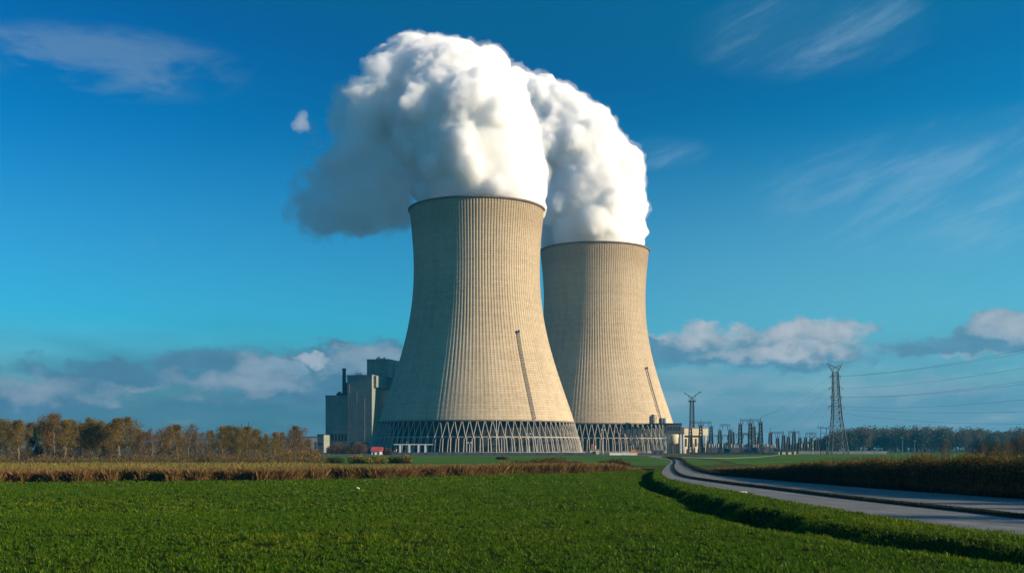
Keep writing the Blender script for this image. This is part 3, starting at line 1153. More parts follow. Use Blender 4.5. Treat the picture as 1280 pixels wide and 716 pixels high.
def shed(name, label, cat, px0, px1, pyb_d, pyt, roof, wall, depth=8, roof_h=1.5, overhang=0.4, doors=2, flat=False):
    d = pyb_d
    w = (px1 - px0) / F * d
    h = Z(pyt, d)
    root = empty(name, (X(px0, d), d, 0))
    tag(root, label, cat)
    b = MB()
    b.box(0, w, 0, depth, 0, h)
    b.build('wall', wall, root)
    b = MB()
    if flat:
        b.box(-overhang, w + overhang, -overhang, depth + overhang, h + 0.005, h + roof_h)
    else:
        o = overhang
        vs = [(-o, -o, h + .005), (w + o, -o, h + .005), (w + o, depth + o, h + .005), (-o, depth + o, h + .005), (-o, depth / 2, h + roof_h), (w + o, depth / 2, h + roof_h)]
        b.add(vs, [(0, 1, 5, 4), (2, 3, 4, 5), (0, 4, 3), (1, 2, 5), (3, 2, 1, 0)])
    b.build('roof', roof, root)
    for k in range(doors):
        b = MB()
        x0 = w * (k + 0.3) / doors
        b.box(x0, x0 + w * 0.35 / doors, -0.07, 0.04, 0.0, h * 0.7)
        b.build('door', M['darksteel'], root)
    return root


shed('red_roof_shed', 'small white shed with a red roof, left of the nearer tower foot', 'shed', 464.5, 476, 520, 563.6, M['red'], M['white'], 7, 2.0, 0.5)
shed('store_building', 'long low dark building with a pale roof edge before the power station', 'building', 408, 462, 600, 561.0, M['concgrey'], M['darksteel'], 12, 0.7, 0.3, 5, True)
shed('site_hut', 'small pale cabin between the two tower feet', 'hut', 737.5, 749, 560, 562.2, M['concgrey'], M['beige'], 5, 0.5, 0.2, 1, True)
shed('far_building', 'pale hazy low building far behind the right end of the left woodland', 'building', 378, 398, 1000, 546.5, M['steel'], M['concgrey'], 20, 1.0, 0.3, 3, True)
shed('substation_house', 'small white house with a dark roof right of the substation', 'house', 973, 995, 540, 563.2, M['darksteel'], M['beige'], 7, 0.8, 0.5, 3, True)
shed('gate_house', 'grey low kiosk at the right foot of the farther tower', 'kiosk', 816, 830, 560, 562.6, M['concgrey'], M['steel'], 5, 0.4, 0.2, 2, True)


# white pipe bridge with posts at the nearer tower's left foot
def pipe_bridge():
    d = 520
    root = empty('pipe_bridge', (X(492, d), d, 0))
    tag(root, 'white pipe bridge on posts before the left foot of the nearer tower', 'pipe bridge')
    zt = Z(555.4, d)
    b = MB()
    b.bar((0, 0, zt), (X(541, d) - X(492, d), 0, zt), 0.22, n=6)
    b.bar((0, 0.9, zt), (X(541, d) - X(492, d), 0.9, zt), 0.22, n=6)
    b.build('pipe', M['pale'], root)
    for px in (500, 511.5, 523, 531.5):
        b = MB()
        x = X(px, d) - X(492, d)
        b.box(x - 0.38, x + 0.38, -0.4, 1.2, 0, zt - 0.24)
        b.build('post', M['pale'], root)


pipe_bridge()


def lamp_mast(px, pyt, d, label, head=0.9):
    root = empty('floodlight_mast', (X(px, d), d, 0))
    tag(root, label, 'light mast', 'floodlight masts round the towers')
    h = Z(pyt, d)
    b = MB()
    b.bar((0, 0, 0), (0, 0, h - 0.6), 0.19 if head > 0.5 else 0.12, 0.12 if head > 0.5 else 0.08, n=8)
    b.build('pole', M['pale'] if head > 0.5 else M['concgrey'], root)
    b = MB()
    b.bar((-head, 0, h - 0.7), (head, 0, h - 0.7), 0.10)
    for s in (-1, 1):
        b.box(s * head * 0.8 - 0.35, s * head * 0.8 + 0.35, -0.35, 0.1, h - 0.62, h)
    b.build('lamp_head', M['pale'] if head > 0.5 else M['steel'], root)


lamp_mast(620.5, 509.5, 540, 'tallest slim light mast before the middle of the nearer tower', 0.7)
lamp_mast(627, 545, 515, 'short light mast just right of the tallest mast by the nearer tower')
lamp_mast(661, 541, 530, 'light mast below the ladder of the nearer tower')
lamp_mast(754, 536, 560, 'light mast at the left foot of the farther tower')
lamp_mast(587, 552, 515, 'short light mast left of the tallest mast by the nearer tower')
lamp_mast(1016, 545, 560, 'light mast left of the twin-post pole in the substation')
lamp_mast(672, 546, 520, 'light mast right of the ladder foot of the nearer tower')
lamp_mast(1128, 546, 500, 'pale light mast before the right-hand wood, nearer the pylon', 0.35)
lamp_mast(1143, 550, 500, 'pale light mast before the right-hand wood, farther from the pylon', 0.35)


def low_wall(name, label, px0, px1, d, h, m, cat='wall'):
    b = MB()
    x0, x1 = X(px0, d), X(px1, d)
    n = max(2, int((x1 - x0) / 6))
    for i in range(n):
        a = x0 + (x1 - x0) * i / n
        c = x0 + (x1 - x0) * (i + 1) / n
        b.box(a, c - 0.12, 0, 0.3, 0, h)
        b.box(c - 0.12 + 0.003, c - 0.003, -0.08, 0.38, 0, h + 0.25)
    o = b.build(name, m)
    o.location = (0, d, 0)
    tag(o, label, cat)


low_wall('perimeter_wall', 'long low grey concrete perimeter wall below the nearer tower', 480, 742, 505, 1.1, M['steel'])
low_wall('road_barrier', 'bright white low barrier where the road enters the plant', 762, 797, 490, 0.95, M['white'], 'barrier')
low_wall('substation_wall', 'low grey wall along the foot of the pylon and substation', 998, 1110, 590, 1.5, M['concgrey'])
low_wall('switchyard_wall', 'dark low wall along the front of the switchyard', 862, 970, 555, 0.9, M['darksteel'])


def vehicle():
    d = 545
    root = empty('works_truck', (X(788.5, d), d, 0))
    tag(root, 'small orange works truck parked before the farther tower', 'truck')
    b = MB()
    b.box(0, 2.6, 0, 2.0, 0.55, 2.3)
    b.build('cargo_box', M['orange'], root)
    b = MB()
    vs = [(2.65, 0.05, .5), (4.2, .05, .5), (4.2, 1.95, .5), (2.65, 1.95, .5), (2.65, .05, 2.1), (3.6, .1, 2.1), (3.6, 1.9, 2.1), (2.65, 1.95, 2.1), (4.2, .05, 1.25), (4.2, 1.95, 1.25)]
    b.add(vs, [(0, 1, 8, 5, 4), (3, 7, 6, 9, 2), (4, 5, 6, 7), (5, 8, 9, 6), (8, 1, 2, 9), (0, 4, 7, 3), (0, 3, 2, 1)])
    b.build('cab', M['orange'], root)
    b = MB()
    b.add([(3.63, 0.2, 2.02), (4.18, 0.2, 1.32), (4.18, 1.8, 1.32), (3.63, 1.8, 2.02)], [(0, 1, 2, 3)])
    b.add([(2.9, 0.03, 1.95), (3.5, 0.05, 1.95), (3.95, 0.03, 1.3), (2.9, 0.03, 1.3)], [(3, 2, 1, 0)])
    b.build('window', M['glass'], root)
    for x in (0.7, 3.4):
        for y in (0.0, 1.75):
            b = MB()
            b.bar((x, y - 0.02, .45), (x, y + 0.25, .45), 0.45, 0.45, n=14)
            b.build('wheel', M['rubber'], root)


vehicle()


# crane-like rig: small red and pale stack beside the cabin
def pallets():
    d = 566
    for px, w, h, m, lab in ((739.5, 1.2, 5.0, M['red'], 'small red valve stack rising beside the pale cabin'), (744, 0.8, 4.4, M['pale'], 'small pale valve stack rising beside the pale cabin')):
        root = empty('valve_stack', (X(px, d), d, 0))
        tag(root, lab, 'valve stack')
        b = MB()
        b.lathe([(w * .5, 0), (w * .5, h * .5), (w * .3, h * .55), (w * .3, h - .4)], 10)
        b.build('pipe', m, root)
        b = MB()
        b.lathe([(w * .6, h - .39), (w * .6, h)], 10)
        b.build('cap', m, root)


pallets()


# ------------------------------------------------------------------ pump house, tank and beige hall at the farther tower's right foot
def pump_side():
    d = 640
    s = d / F
    # steel platform with box on stilts
    root = empty('transfer_house', (X(833, d), d, 0))
    tag(root, 'dark green box house raised on stilts at the farther tower', 'transfer house')
    b = MB()
    b.box(0, 19 * s, 0, 9, Z(541.5, d), Z(530, d))
    b.build('wall', M['steel'], root)
    b = MB()
    b.box(-18 * s, 19.6 * s, -0.3, 9.3, Z(530, d) + 0.005, Z(528.6, d))
    b.build('roof', M['darksteel'], root)
    for px in (0.8, 7, 13, 18.2):
        for y in (0.3, 8.7):
            b = MB()
            b.box(px * s - 0.2, px * s + 0.2, y - 0.2, y + 0.2, 0, Z(541.5, d) - 0.005)
            b.build('stilt', M['darksteel'], root)
    b = MB()
    for i in range(5):
        b.box((1.5 + 3.4 * i) * s, (3.6 + 3.4 * i) * s, -0.06, 0.05, Z(538, d), Z(533, d))
    b.build('window', M['glass'], root)
    # tank
    root = empty('storage_tank', (X(841.5, d - 12), d - 12, 0))
    tag(root, 'beige cylindrical hopper tank on legs under the raised dark box', 'tank')
    b = MB()
    b.lathe([(2.0, Z(556, d)), (3.1, Z(553.5, d)), (3.1, Z(543.5, d)), (2.6, Z(542.8, d))], 28)
    b.build('drum', M['beige'], root, True)
    for a in range(6):
        b = MB()
        x, y = 2.5 * math.cos(a * 1.047), 2.5 * math.sin(a * 1.047)
        b.bar((x, y, 0), (x, y, Z(554.5, d)), 0.16)
        b.build('leg', M['darksteel'], root)
    # pale pipe columns
    for px, lab in ((850.5, 'left of two tall pale pipe columns beside the beige hall'), (854, 'right of two tall pale pipe columns beside the beige hall')):
        dd = 610
        root = empty('pipe_column', (X(px, dd), dd, 0))
        tag(root, lab, 'pipe column')
        h = Z(541, dd)
        b = MB()
        b.lathe([(0.62, 0.3), (0.55, h - 0.5)], 12)
        b.build('pipe', M['pale'], root, False)
        b = MB()
        b.lathe([(0.8, h - 0.49), (0.8, h)], 12)
        b.lathe([(0.85, 0), (0.85, 0.29)], 12)
        b.build('flange', M['steel'], root)
    # hall
    d = 660
    s = d / F
    root = empty('turbine_hall', (X(853.5, d), d, 0), R(20))
    tag(root, 'sunlit beige hall with overhanging top, right of the farther tower', 'hall')
    b = MB()
    b.box(0, 29 * s, 0, 20, 0, Z(544, d))
    b.build('wall', M['beige'], root)
    b = MB()
    b.box(-0.2, 33 * s, -2.2, 21, Z(544, d) + 0.005, Z(535.3, d))
    b.build('upper_storey', M['beige'], root)
    b = MB()
    b.box(-0.4, 33.3 * s, -2.4, 21.2, Z(535.3, d) + 0.005, Z(534.4, d))
    b.build('roof', M['concgrey'], root)
    for i in range(4):
        b = MB()
        x = (3 + 7 * i) * s
        b.box(x, x + 2.6 * s, -0.07, 0.05, Z(558, d), Z(548, d))
        b.build('window', M['glass'], root)
    for i in range(3):
        b = MB()
        x = (5 + 8 * i) * s
        b.box(x, x + 4 * s, -0.09, 0.04, 0, Z(561, d))
        b.build('door', M['darksteel'], root)
    b = MB()
    b.box(33 * s - 1.5, 33 * s - 0.7, -1.9, -1.1, 0, Z(544, d) - 0.01)
    b.build('post', M['beige'], root)
    # machinery on the ledge of the farther tower
    d = 712
    zl = Z(529, d)
    root = empty('ledge_machinery', (X(812, d), d, 0))
    tag(root, 'cluster of drums and pipe frames on the ledge by the farther tower ladder', 'machinery')
    s = d / F
    b = MB()
    b.box(-4 * s, 28 * s, -1.0, 7, zl - 0.6, zl)
    b.build('platform', M['darksteel'], root)
    for x in (-3, 4, 11, 18, 26):
        b = MB()
        b.box(x * s - 0.22, x * s + 0.22, 1, 1.45, 0, zl - 0.605)
        b.build('stilt', M['steel'], root)
    for x, r, h in ((2.0, 1.0, 4.8), (4.6, 1.1, 5.8), (15, 1.5, 3.6), (20, 1.6, 3.7)):
        b = MB()
        b.lathe([(r * .8, zl + 0.005), (r, zl + 0.3), (r, zl + h - 0.5), (r * .5, zl + h)], 16, (x * s, 2))
        b.build('drum', M['steel'] if x < 16 else M['pale'], root)
    b = MB()
    for x in (0, 3.4, 6.8, 8.6):
        b.bar((x * s, 0, zl), (x * s, 0, zl + 5.2), 0.13)
    for z_ in (1.6, 3.4, 5.2):
        b.bar((0, 0, zl + z_), (8.6 * s, 0, zl + z_), 0.12)
    b.bar((0, 0, zl), (3.4 * s, 0, zl + 3.4), 0.1)
    b.bar((8.6 * s, 0, zl + 3.4), (3.4 * s, 0, zl), 0.1)
    b.build('frame', M['steel'], root)


pump_side()


# ------------------------------------------------------------------ lattice work
def lattice(mb, w0, w1, z0, z1, n, r, c=(0, 0), xb=True, lean=0.0):
    """square lattice shaft: four legs, rings, X braces"""
    def corner(t, i):
        w = (w0 + (w1 - w0) * t) / 2
        sx, sy = ((-1, -1), (1, -1), (1, 1), (-1, 1))[i]
        return Vector((c[0] + sx * w + lean * t, c[1] + sy * w, z0 + (z1 - z0) * t))
    lv = [i / n for i in range(n + 1)]
    for i in range(4):
        mb.bar(corner(0, i), corner(1, i), r * 1.9, r * 1.5)
    for a, b in zip(lv[:-1], lv[1:]):
        for i in range(4):
            j = (i + 1) % 4
            mb.bar(corner(b, i), corner(b, j), r * 0.8)
            mb.bar(corner(a, i), corner(b, j), r * 0.75)
            if xb:
                mb.bar(corner(a, j), corner(b, i), r * 0.75)


def y_mast():
    d = 690
    root = empty('signal_mast', (X(865, d), d, 0))
    tag(root, 'lattice mast with two raised arms forming a Y above the beige hall', 'mast')
    zt = Z(502, d)
    b = MB()
    lattice(b, 3.2, 2.0, 0, zt, 16, 0.14)
    b.build('shaft', M['darksteel'], root)
    b = MB()
    b.box(-2.1, 2.1, -2.1, 2.1, zt + 0.01, zt + 0.7)
    for s in (-1, 1):
        b.bar((s * 2.1, -2, zt + .7), (s * 2.1, -2, zt + 1.9), 0.1)
    b.bar((-2.1, -2, zt + 1.9), (2.1, -2, zt + 1.9), 0.1)
    b.build('platform', M['darksteel'], root)
    zj = Z(496.5, d)
    for s, x, py in ((-1, -4.6, 491.0), (1, 5.4, 489.5)):
        b = MB()
        b.bar((s * 0.7, 0, zt + 0.7), (s * 0.2, 0, zj), 0.28)
        b.bar((s * 0.2, 0, zj), (x * 0.85, 0, Z(py + 1, d)), 0.30, 0.22)
        b.bar((x * 0.85, 0, Z(py + 1, d)), (x, 0, Z(py, d)), 0.42)
        b.bar((s * 0.9, 0, zt + 0.9), (x * 0.5, 0, Z(py + 3.4, d)), 0.14)
        b.build('arm', M['darksteel'], root)


y_mast()


def gantry(pxs, pytops, d, beams, label, w=1.5):
    """row of lattice posts joined by lattice beams, insulators hung beneath"""
    root = empty('switchyard_gantry', (X(pxs[0], d), d, 0))
    tag(root, label, 'gantry', 'switchyard gantries')
    x0 = X(pxs[0], d)
    for px, pt in zip(pxs, pytops):
        x = X(px, d) - x0
        h = Z(pt, d)
        b = MB()
        lattice(b, w * 1.5, w * 0.8, 0, h - 3.0, 9, 0.17, (x, 0))
        b.bar((x, 0, h - 3.1), (x, 0, h), 0.24, 0.10, n=6)
        b.bar((x - w, 0, h - 2.6), (x + w, 0, h - 2.6), 0.16)
        b.build('post', M['darksteel'], root)
    for py, i, j in beams:
        xa, xb = X(pxs[i], d) - x0, X(pxs[j], d) - x0
        z = Z(py, d)
        b = MB()
        n = max(3, int((xb - xa) / 1.4))
        for y, zz in ((-0.45, 0), (0.45, 0), (0, 0.75)):
            b.bar((xa, y, z + zz), (xb, y, z + zz), 0.13)
        for q in range(n):
            a, c = xa + (xb - xa) * q / n, xa + (xb - xa) * (q + 1) / n
            b.bar((a, -.45, z), ((a + c) / 2, 0, z + .75), 0.07)
            b.bar(((a + c) / 2, 0, z + .75), (c, -.45, z), 0.07)
        b.build('beam', M['darksteel'], root)
        m = max(2, int((xb - xa) / 3.2))
        for q in range(m):
            a = xa + (xb - xa) * (q + 0.5) / m
            b = MB()
            zz = z - 0.1
            for kk in range(6):
                b.lathe([(0.09, zz), (0.24, zz - 0.18), (0.09, zz - 0.30)], 8, (a, 0), cap=False)
                zz -= 0.30
            b.bar((a, 0, zz), (a, 0, zz - 0.4), 0.06)
            b.build('insulator', M['steel'], root)


gantry([863, 876, 889], [528, 524.5, 526.5], 610, [(528.5, 0, 1), (528.5, 1, 2), (556, 0, 2)], 'switchyard gantry standing right before the beige hall')
gantry([885.5, 900, 912.5], [545, 531.5, 531.0], 620, [(545, 0, 1), (545, 1, 2), (531.8, 1, 2)], 'switchyard gantry second from the beige hall, with stepped posts')
gantry([925.5, 938, 951], [523.0, 521.8, 521.0], 590, [(525.8, 0, 1), (525.8, 1, 2), (542.5, 0, 1), (542.5, 1, 2)], 'tallest switchyard gantry, with double crossbeams, in the middle')
gantry([916, 942.5, 948.5], [534, 527, 540], 640, [(543.5, 0, 1)], 'switchyard gantry partly hidden behind the tallest one')
gantry([963, 972, 979.5], [535, 541, 538], 650, [(541, 0, 1), (541, 1, 2)], 'switchyard gantry first to the right of the tallest one')
gantry([985.5, 992.5, 1000], [540, 534.5, 541], 660, [(540.5, 0, 1), (540.5, 1, 2)], 'switchyard gantry rising behind the small white house')
gantry([1007, 1014, 1021], [541, 540, 544], 690, [(542, 0, 1), (542, 1, 2)], 'farthest right switchyard gantry, left of the twin-post pole')


def transformer(px, d, s, label):
    root = empty('transformer', (X(px, d), d, 0))
    tag(root, label, 'transformer', 'transformers in the switchyard')
    b = MB()
    b.box(-1.5 * s, 1.5 * s, -1, 1, 0.35, 2.9 * s)
    b.box(-1.7 * s, 1.7 * s, -1.2, 1.2, 0, 0.345)
    b.build('tank', M['steel'], root)
    for q in (-1, 1):
        b = MB()
        for i in range(5):
            x = q * (1.62 * s + 0.2 * i)
            b.box(x - 0.05, x + 0.05, -0.8, 0.8, 0.6, 2.5 * s)
        b.build('radiator', M['steel'], root)
    for i in (-1, 0, 1):
        b = MB()
        z = 2.9 * s + 0.005
        for kk in range(5):
            b.lathe([(0.12, z), (0.28, z + 0.12), (0.12, z + 0.3)], 8, (i * 0.9 * s, 0), cap=(kk == 0))
            z += 0.3
        b.bar((i * 0.9 * s, 0, z), (i * 0.9 * s, 0, z + 0.5), 0.06)
        b.build('bushing', M['pale'], root)


for px, d, s, lab in ((893, 590, 1.2, 'transformer with pale bushings nearest the beige hall'), (907, 595, 1.0, 'transformer between the second gantry posts'), (920, 580, 1.1, 'transformer left of the tallest gantry'),
                      (932, 575, 0.9, 'transformer under the left span of the tallest gantry'), (945, 575, 1.2, 'transformer under the right span of the tallest gantry'), (956, 585, 1.3, 'dark transformer right of the tallest gantry'), (966, 600, 1.1, 'transformer just left of the small white house')):
    transformer(px, d, s, lab)


def post_insulators():
    pts = [(868, 575), (880, 580), (886.5, 585), (898, 580), (903, 590), (914, 578), (928, 570), (936, 590), (941, 570), (953.5, 572), (960, 590), (969, 585), (1002, 600), (1010, 610)]
    ords = ['first', 'second', 'third', 'fourth', 'fifth', 'sixth', 'seventh', 'eighth', 'ninth', 'tenth', 'eleventh', 'twelfth', 'thirteenth', 'fourteenth']
    base = None
    for (px, d), od in zip(pts, ords):
        if base is None:
            base = empty('post_insulator', (0, 0, 0))
            b = MB()
            lattice(b, 0.8, 0.6, 0, 3.4, 3, 0.09)
            b.build('stand', M['steel'], base)
            b = MB()
            z = 3.41
            for kk in range(6):
                b.lathe([(0.16, z), (0.34, z + 0.14), (0.16, z + 0.32)], 8, cap=(kk == 0))
                z += 0.32
            b.build('insulator', M['pale'], base)
            r = base
        else:
            r = base.copy()
            COL.objects.link(r)
            for ch in base.children:
                c = ch.copy()
                COL.objects.link(c)
                c.parent = r
        r.location = (X(px, d), d, 0)
        tag(r, 'post insulator on a small stand, %s from the left in the switchyard' % od, 'insulator', 'post insulators')


post_insulators()


def twin_pole():
    d = 560
    root = empty('twin_post_pole', (X(1029, d), d, 0))
    tag(root, 'twin-post power pole with crossbar, just left of the pylon', 'power pole')
    for x, pt in ((-1.2, 532), (1.6, 534)):
        b = MB()
        b.bar((x, 0, 0), (x, 0, Z(pt, d)), 0.22, 0.16, n=6)
        b.build('post', M['darksteel'], root)
    b = MB()
    b.bar((-2.9, 0, Z(534.6, d)), (2.9, 0, Z(534.6, d)), 0.17)
    b.bar((-1.2, 0, Z(541, d)), (1.6, 0, Z(541, d)), 0.12)
    b.build('crossbar', M['darksteel'], root)
    for x in (-2.6, 0, 2.6):
        b = MB()
        z = Z(534.6, d) + 0.17
        b.lathe([(0.10, z), (0.22, z + 0.2), (0.10, z + 0.4), (0.22, z + 0.6), (0.08, z + 0.8)], 8, (x, 0))
        b.build('insulator', M['steel'], root)


twin_pole()

PD = 560.0
PX = X(1047.5, PD)


def pylon():
    root = empty('pylon', (PX, PD, 0))
    tag(root, 'tall grey lattice pylon with horned top carrying the power lines', 'pylon')
    s = PD / F

    def z(py):
        return Z(py, PD)
    segs = [(567.5, 21, 523, 11.0), (523, 11.0, 492, 7.6), (492, 7.6, 465, 6.0)]
    off = lambda py: (-(1047.5 - 1043.3)) * s * (1 - (py - 454) / (567 - 454)) * 0.9
    b = MB()

    def corner(py, w, i):
        sx, sy = ((-1, -1), (1, -1), (1, 1), (-1, 1))[i]
        return Vector((off(py) + sx * w * s / 2, sy * w * s / 2, max(0, z(py))))
    for y0, w0, y1, w1 in segs:
        n = max(3, int((y0 - y1) / 7.5))
        for i in range(4):
            b.bar(corner(y0, w0, i), corner(y1, w1, i), 0.30, 0.24)
        for q in range(n):
            ya, yb = y0 + (y1 - y0) * q / n, y0 + (y1 - y0) * (q + 1) / n
            wa, wb = w0 + (w1 - w0) * q / n, w0 + (w1 - w0) * (q + 1) / n
            for i in range(4):
                j = (i + 1) % 4
                b.bar(corner(ya, wa, i), corner(yb, wb, j), 0.12)
                b.bar(corner(ya, wa, j), corner(yb, wb, i), 0.12)
                b.bar(corner(yb, wb, i), corner(yb, wb, j), 0.12)
    b.build('tower_body', M['steel'], root)
    # horns
    for sx in (-1, 1):
        b = MB()
        for sy in (-1, 1):
            a0 = Vector((off(465) + sx * 3.0 * s, sy * 2.6 * s, z(465)))
            a1 = Vector((off(465) + sx * 0.6 * s, sy * 1.5 * s, z(458.5)))
            tip = Vector((off(454) + sx * 9.8 * s, 0, z(454.2)))
            b.bar(a0, tip, 0.15, 0.08)
            b.bar(a1, tip, 0.12, 0.08)
            b.bar(a0, a1, 0.10)
            for f in (0.3, 0.6):
                b.bar(a0.lerp(tip, f), a1.lerp(tip, f), 0.07)
                b.bar(a0.lerp(tip, f), a1.lerp(tip, max(0, f - .3)), 0.07)
        b.bar((off(461) - 0.2, -1.5 * s, z(458.5)), (off(461) - 0.2, 1.5 * s, z(458.5)), 0.09)
        b.build('horn', M['steel'], root)
    # cross arms
    for py, half in ((470, 6.6), (484.5, 8.0), (495.5, 7.0), (507.5, 9.4)):
        wd = 6.2 if py < 492 else 8.6
        for sx in (-1, 1):
            b = MB()
            tip = Vector((off(py) + sx * half * s, 0, z(py)))
            for sy in (-1, 1):
                b.bar((off(py) + sx * wd * .5 * s, sy * 3 * s, z(py - 1.5)), tip, 0.12, 0.08)
                b.bar((off(py) + sx * wd * .5 * s, sy * 3 * s, z(py + 1.0)), tip, 0.12, 0.08)
            ar = b.build('cross_arm', M['steel'], root)
            b = MB()
            zz = tip.z
            for kk in range(5):
                b.lathe([(0.08, zz), (0.20, zz - 0.14), (0.08, zz - 0.26)], 8, (tip.x, 0), cap=False)
                zz -= 0.26
            ins = b.build('insulator', M['steel'], ar)


pylon()


def power_lines():
    s = PD / F
    ords = ['first', 'second', 'third', 'fourth', 'fifth', 'sixth', 'seventh', 'eighth']
    # (height on the pylon, side, crossing of the right frame edge)
    L = [(470.0, 1, 435.5), (470.6, -1, 439.5), (484.8, 1, 458.5), (495.8, 1, 475.5), (496.3, -1, 479.0), (507.8, 1, 499.0), (508.3, -1, 514.5), (516, 1, 530.0)]
    for (py, sd, pe), od in zip(L, ords):
        a = Vector((PX + (-4 if py < 480 else -3) * s + sd * 7 * s, PD, Z(py, PD)))
        de = 330.0
        b = Vector((X(1290, de), de, Z(pe - 0.6, de)))
        far = b + (b - a) * 0.35
        m = MB()
        pts = []
        for i in range(25):
            t = i / 24
            p = a.lerp(b, t)
            p.z -= 6.0 * t * (1 - t)
            pts.append(p)
        pts.append(far + Vector((0, 0, 1.5)))
        m.path(pts, 0.032, 5)
        o = m.build('power_line', M['darksteel'])
        tag(o, 'dark power line running right from the pylon, %s from the top' % od, 'power line', 'power lines right of the pylon')
    L2 = [(470.4, 951, 522), (484.8, 938, 524), (495.8, 992.5, 536), (507.8, 1014, 542), (484.9, 963, 537)]
    for (py, px, pe), od in zip(L2, ords):
        a = Vector((PX - 11 * s, PD, Z(py, PD)))
        de = 590.0 if px < 960 else 655
        b = Vector((X(px, de), de, Z(pe, de)))
        m = MB()
        pts = []
        for i in range(17):
            t = i / 16
            p = a.lerp(b, t)
            p.z -= 5.0 * t * (1 - t)
            pts.append(p)
        m.path(pts, 0.022, 5)
        o = m.build('power_line', M['darksteel'])
        tag(o, 'thin power line sagging left from the pylon to a switchyard gantry, %s by height' % od, 'power line', 'power lines left of the pylon')


power_lines()

# tall thin stacks far behind the left-hand trees
for px, pt, lab in ((303, 530, 'thin far chimney above the left woodland, left of two'), (311.5, 528, 'thin far chimney above the left woodland, right of two')):
    d = 900
    b = MB()
    h = Z(pt, d)
    b.lathe([(0.9, 0), (0.55, h - 1), (0.75, h - 0.99), (0.75, h)], 12)
    o = b.build('far_chimney', M['steel'])
    o.location = (X(px, d), d, 0)
    tag(o, lab, 'chimney', 'far chimneys')
# ------------------------------------------------------------------ vegetation
def unit(v):
    return v / (np.linalg.norm(v, axis=-1, keepdims=True) + 1e-9)


def leaf_quads(C, size, rg, flat=0.0):
    """little bent-free quads at centres C with random facing"""
    n = len(C)
    a = rg.normal(size=(n, 3))
    a[:, 2] *= (1 - flat)
    a = unit(a)
    b = unit(np.cross(a, rg.normal(size=(n, 3))))
    s = (size * rg.uniform(0.6, 1.3, n))[:, None]
    a, b = a * s * 0.62, b * s * 0.42
    return np.stack([C - a, C + b, C + a, C - b], 1).reshape(-1, 3)


def pick(rg, cols, n, jit=0.18):
    cols = np.array(cols)
    c = cols[rg.integers(0, len(cols), n)]
    return np.clip(c * (1 + jit * rg.normal(size=(n, 1))), 0.004, 0.9)


def tubes(segs, k=5):
    """segs: list of (p, q, r0, r1)"""
    P = np.array([s[0] for s in segs], float)
    Q = np.array([s[1] for s in segs], float)
    r0 = np.array([s[2] for s in segs])[:, None]
    r1 = np.array([s[3] for s in segs])[:, None]
    d = unit(Q - P)
    ref = np.where(np.abs(d[:, 2:3]) > 0.9, np.array([[1.0, 0, 0]]), np.array([[0, 0, 1.0]]))
    a = unit(np.cross(d, ref))
    b = np.cross(d, a)
    ring = []
    for C, r in ((P, r0), (Q, r1)):
        for i in range(k):
            t = 2 * math.pi * i / k
            ring.append(C + (a * math.cos(t) + b * math.sin(t)) * r)
    V = np.stack(ring, 1)
    n = len(segs)
    base = np.arange(n)[:, None, None] * 2 * k
    f = np.array([[i, (i + 1) % k, k + (i + 1) % k, k + i] for i in range(k)])[None]
    return V.reshape(-1, 3), (base + f).reshape(-1, 4)


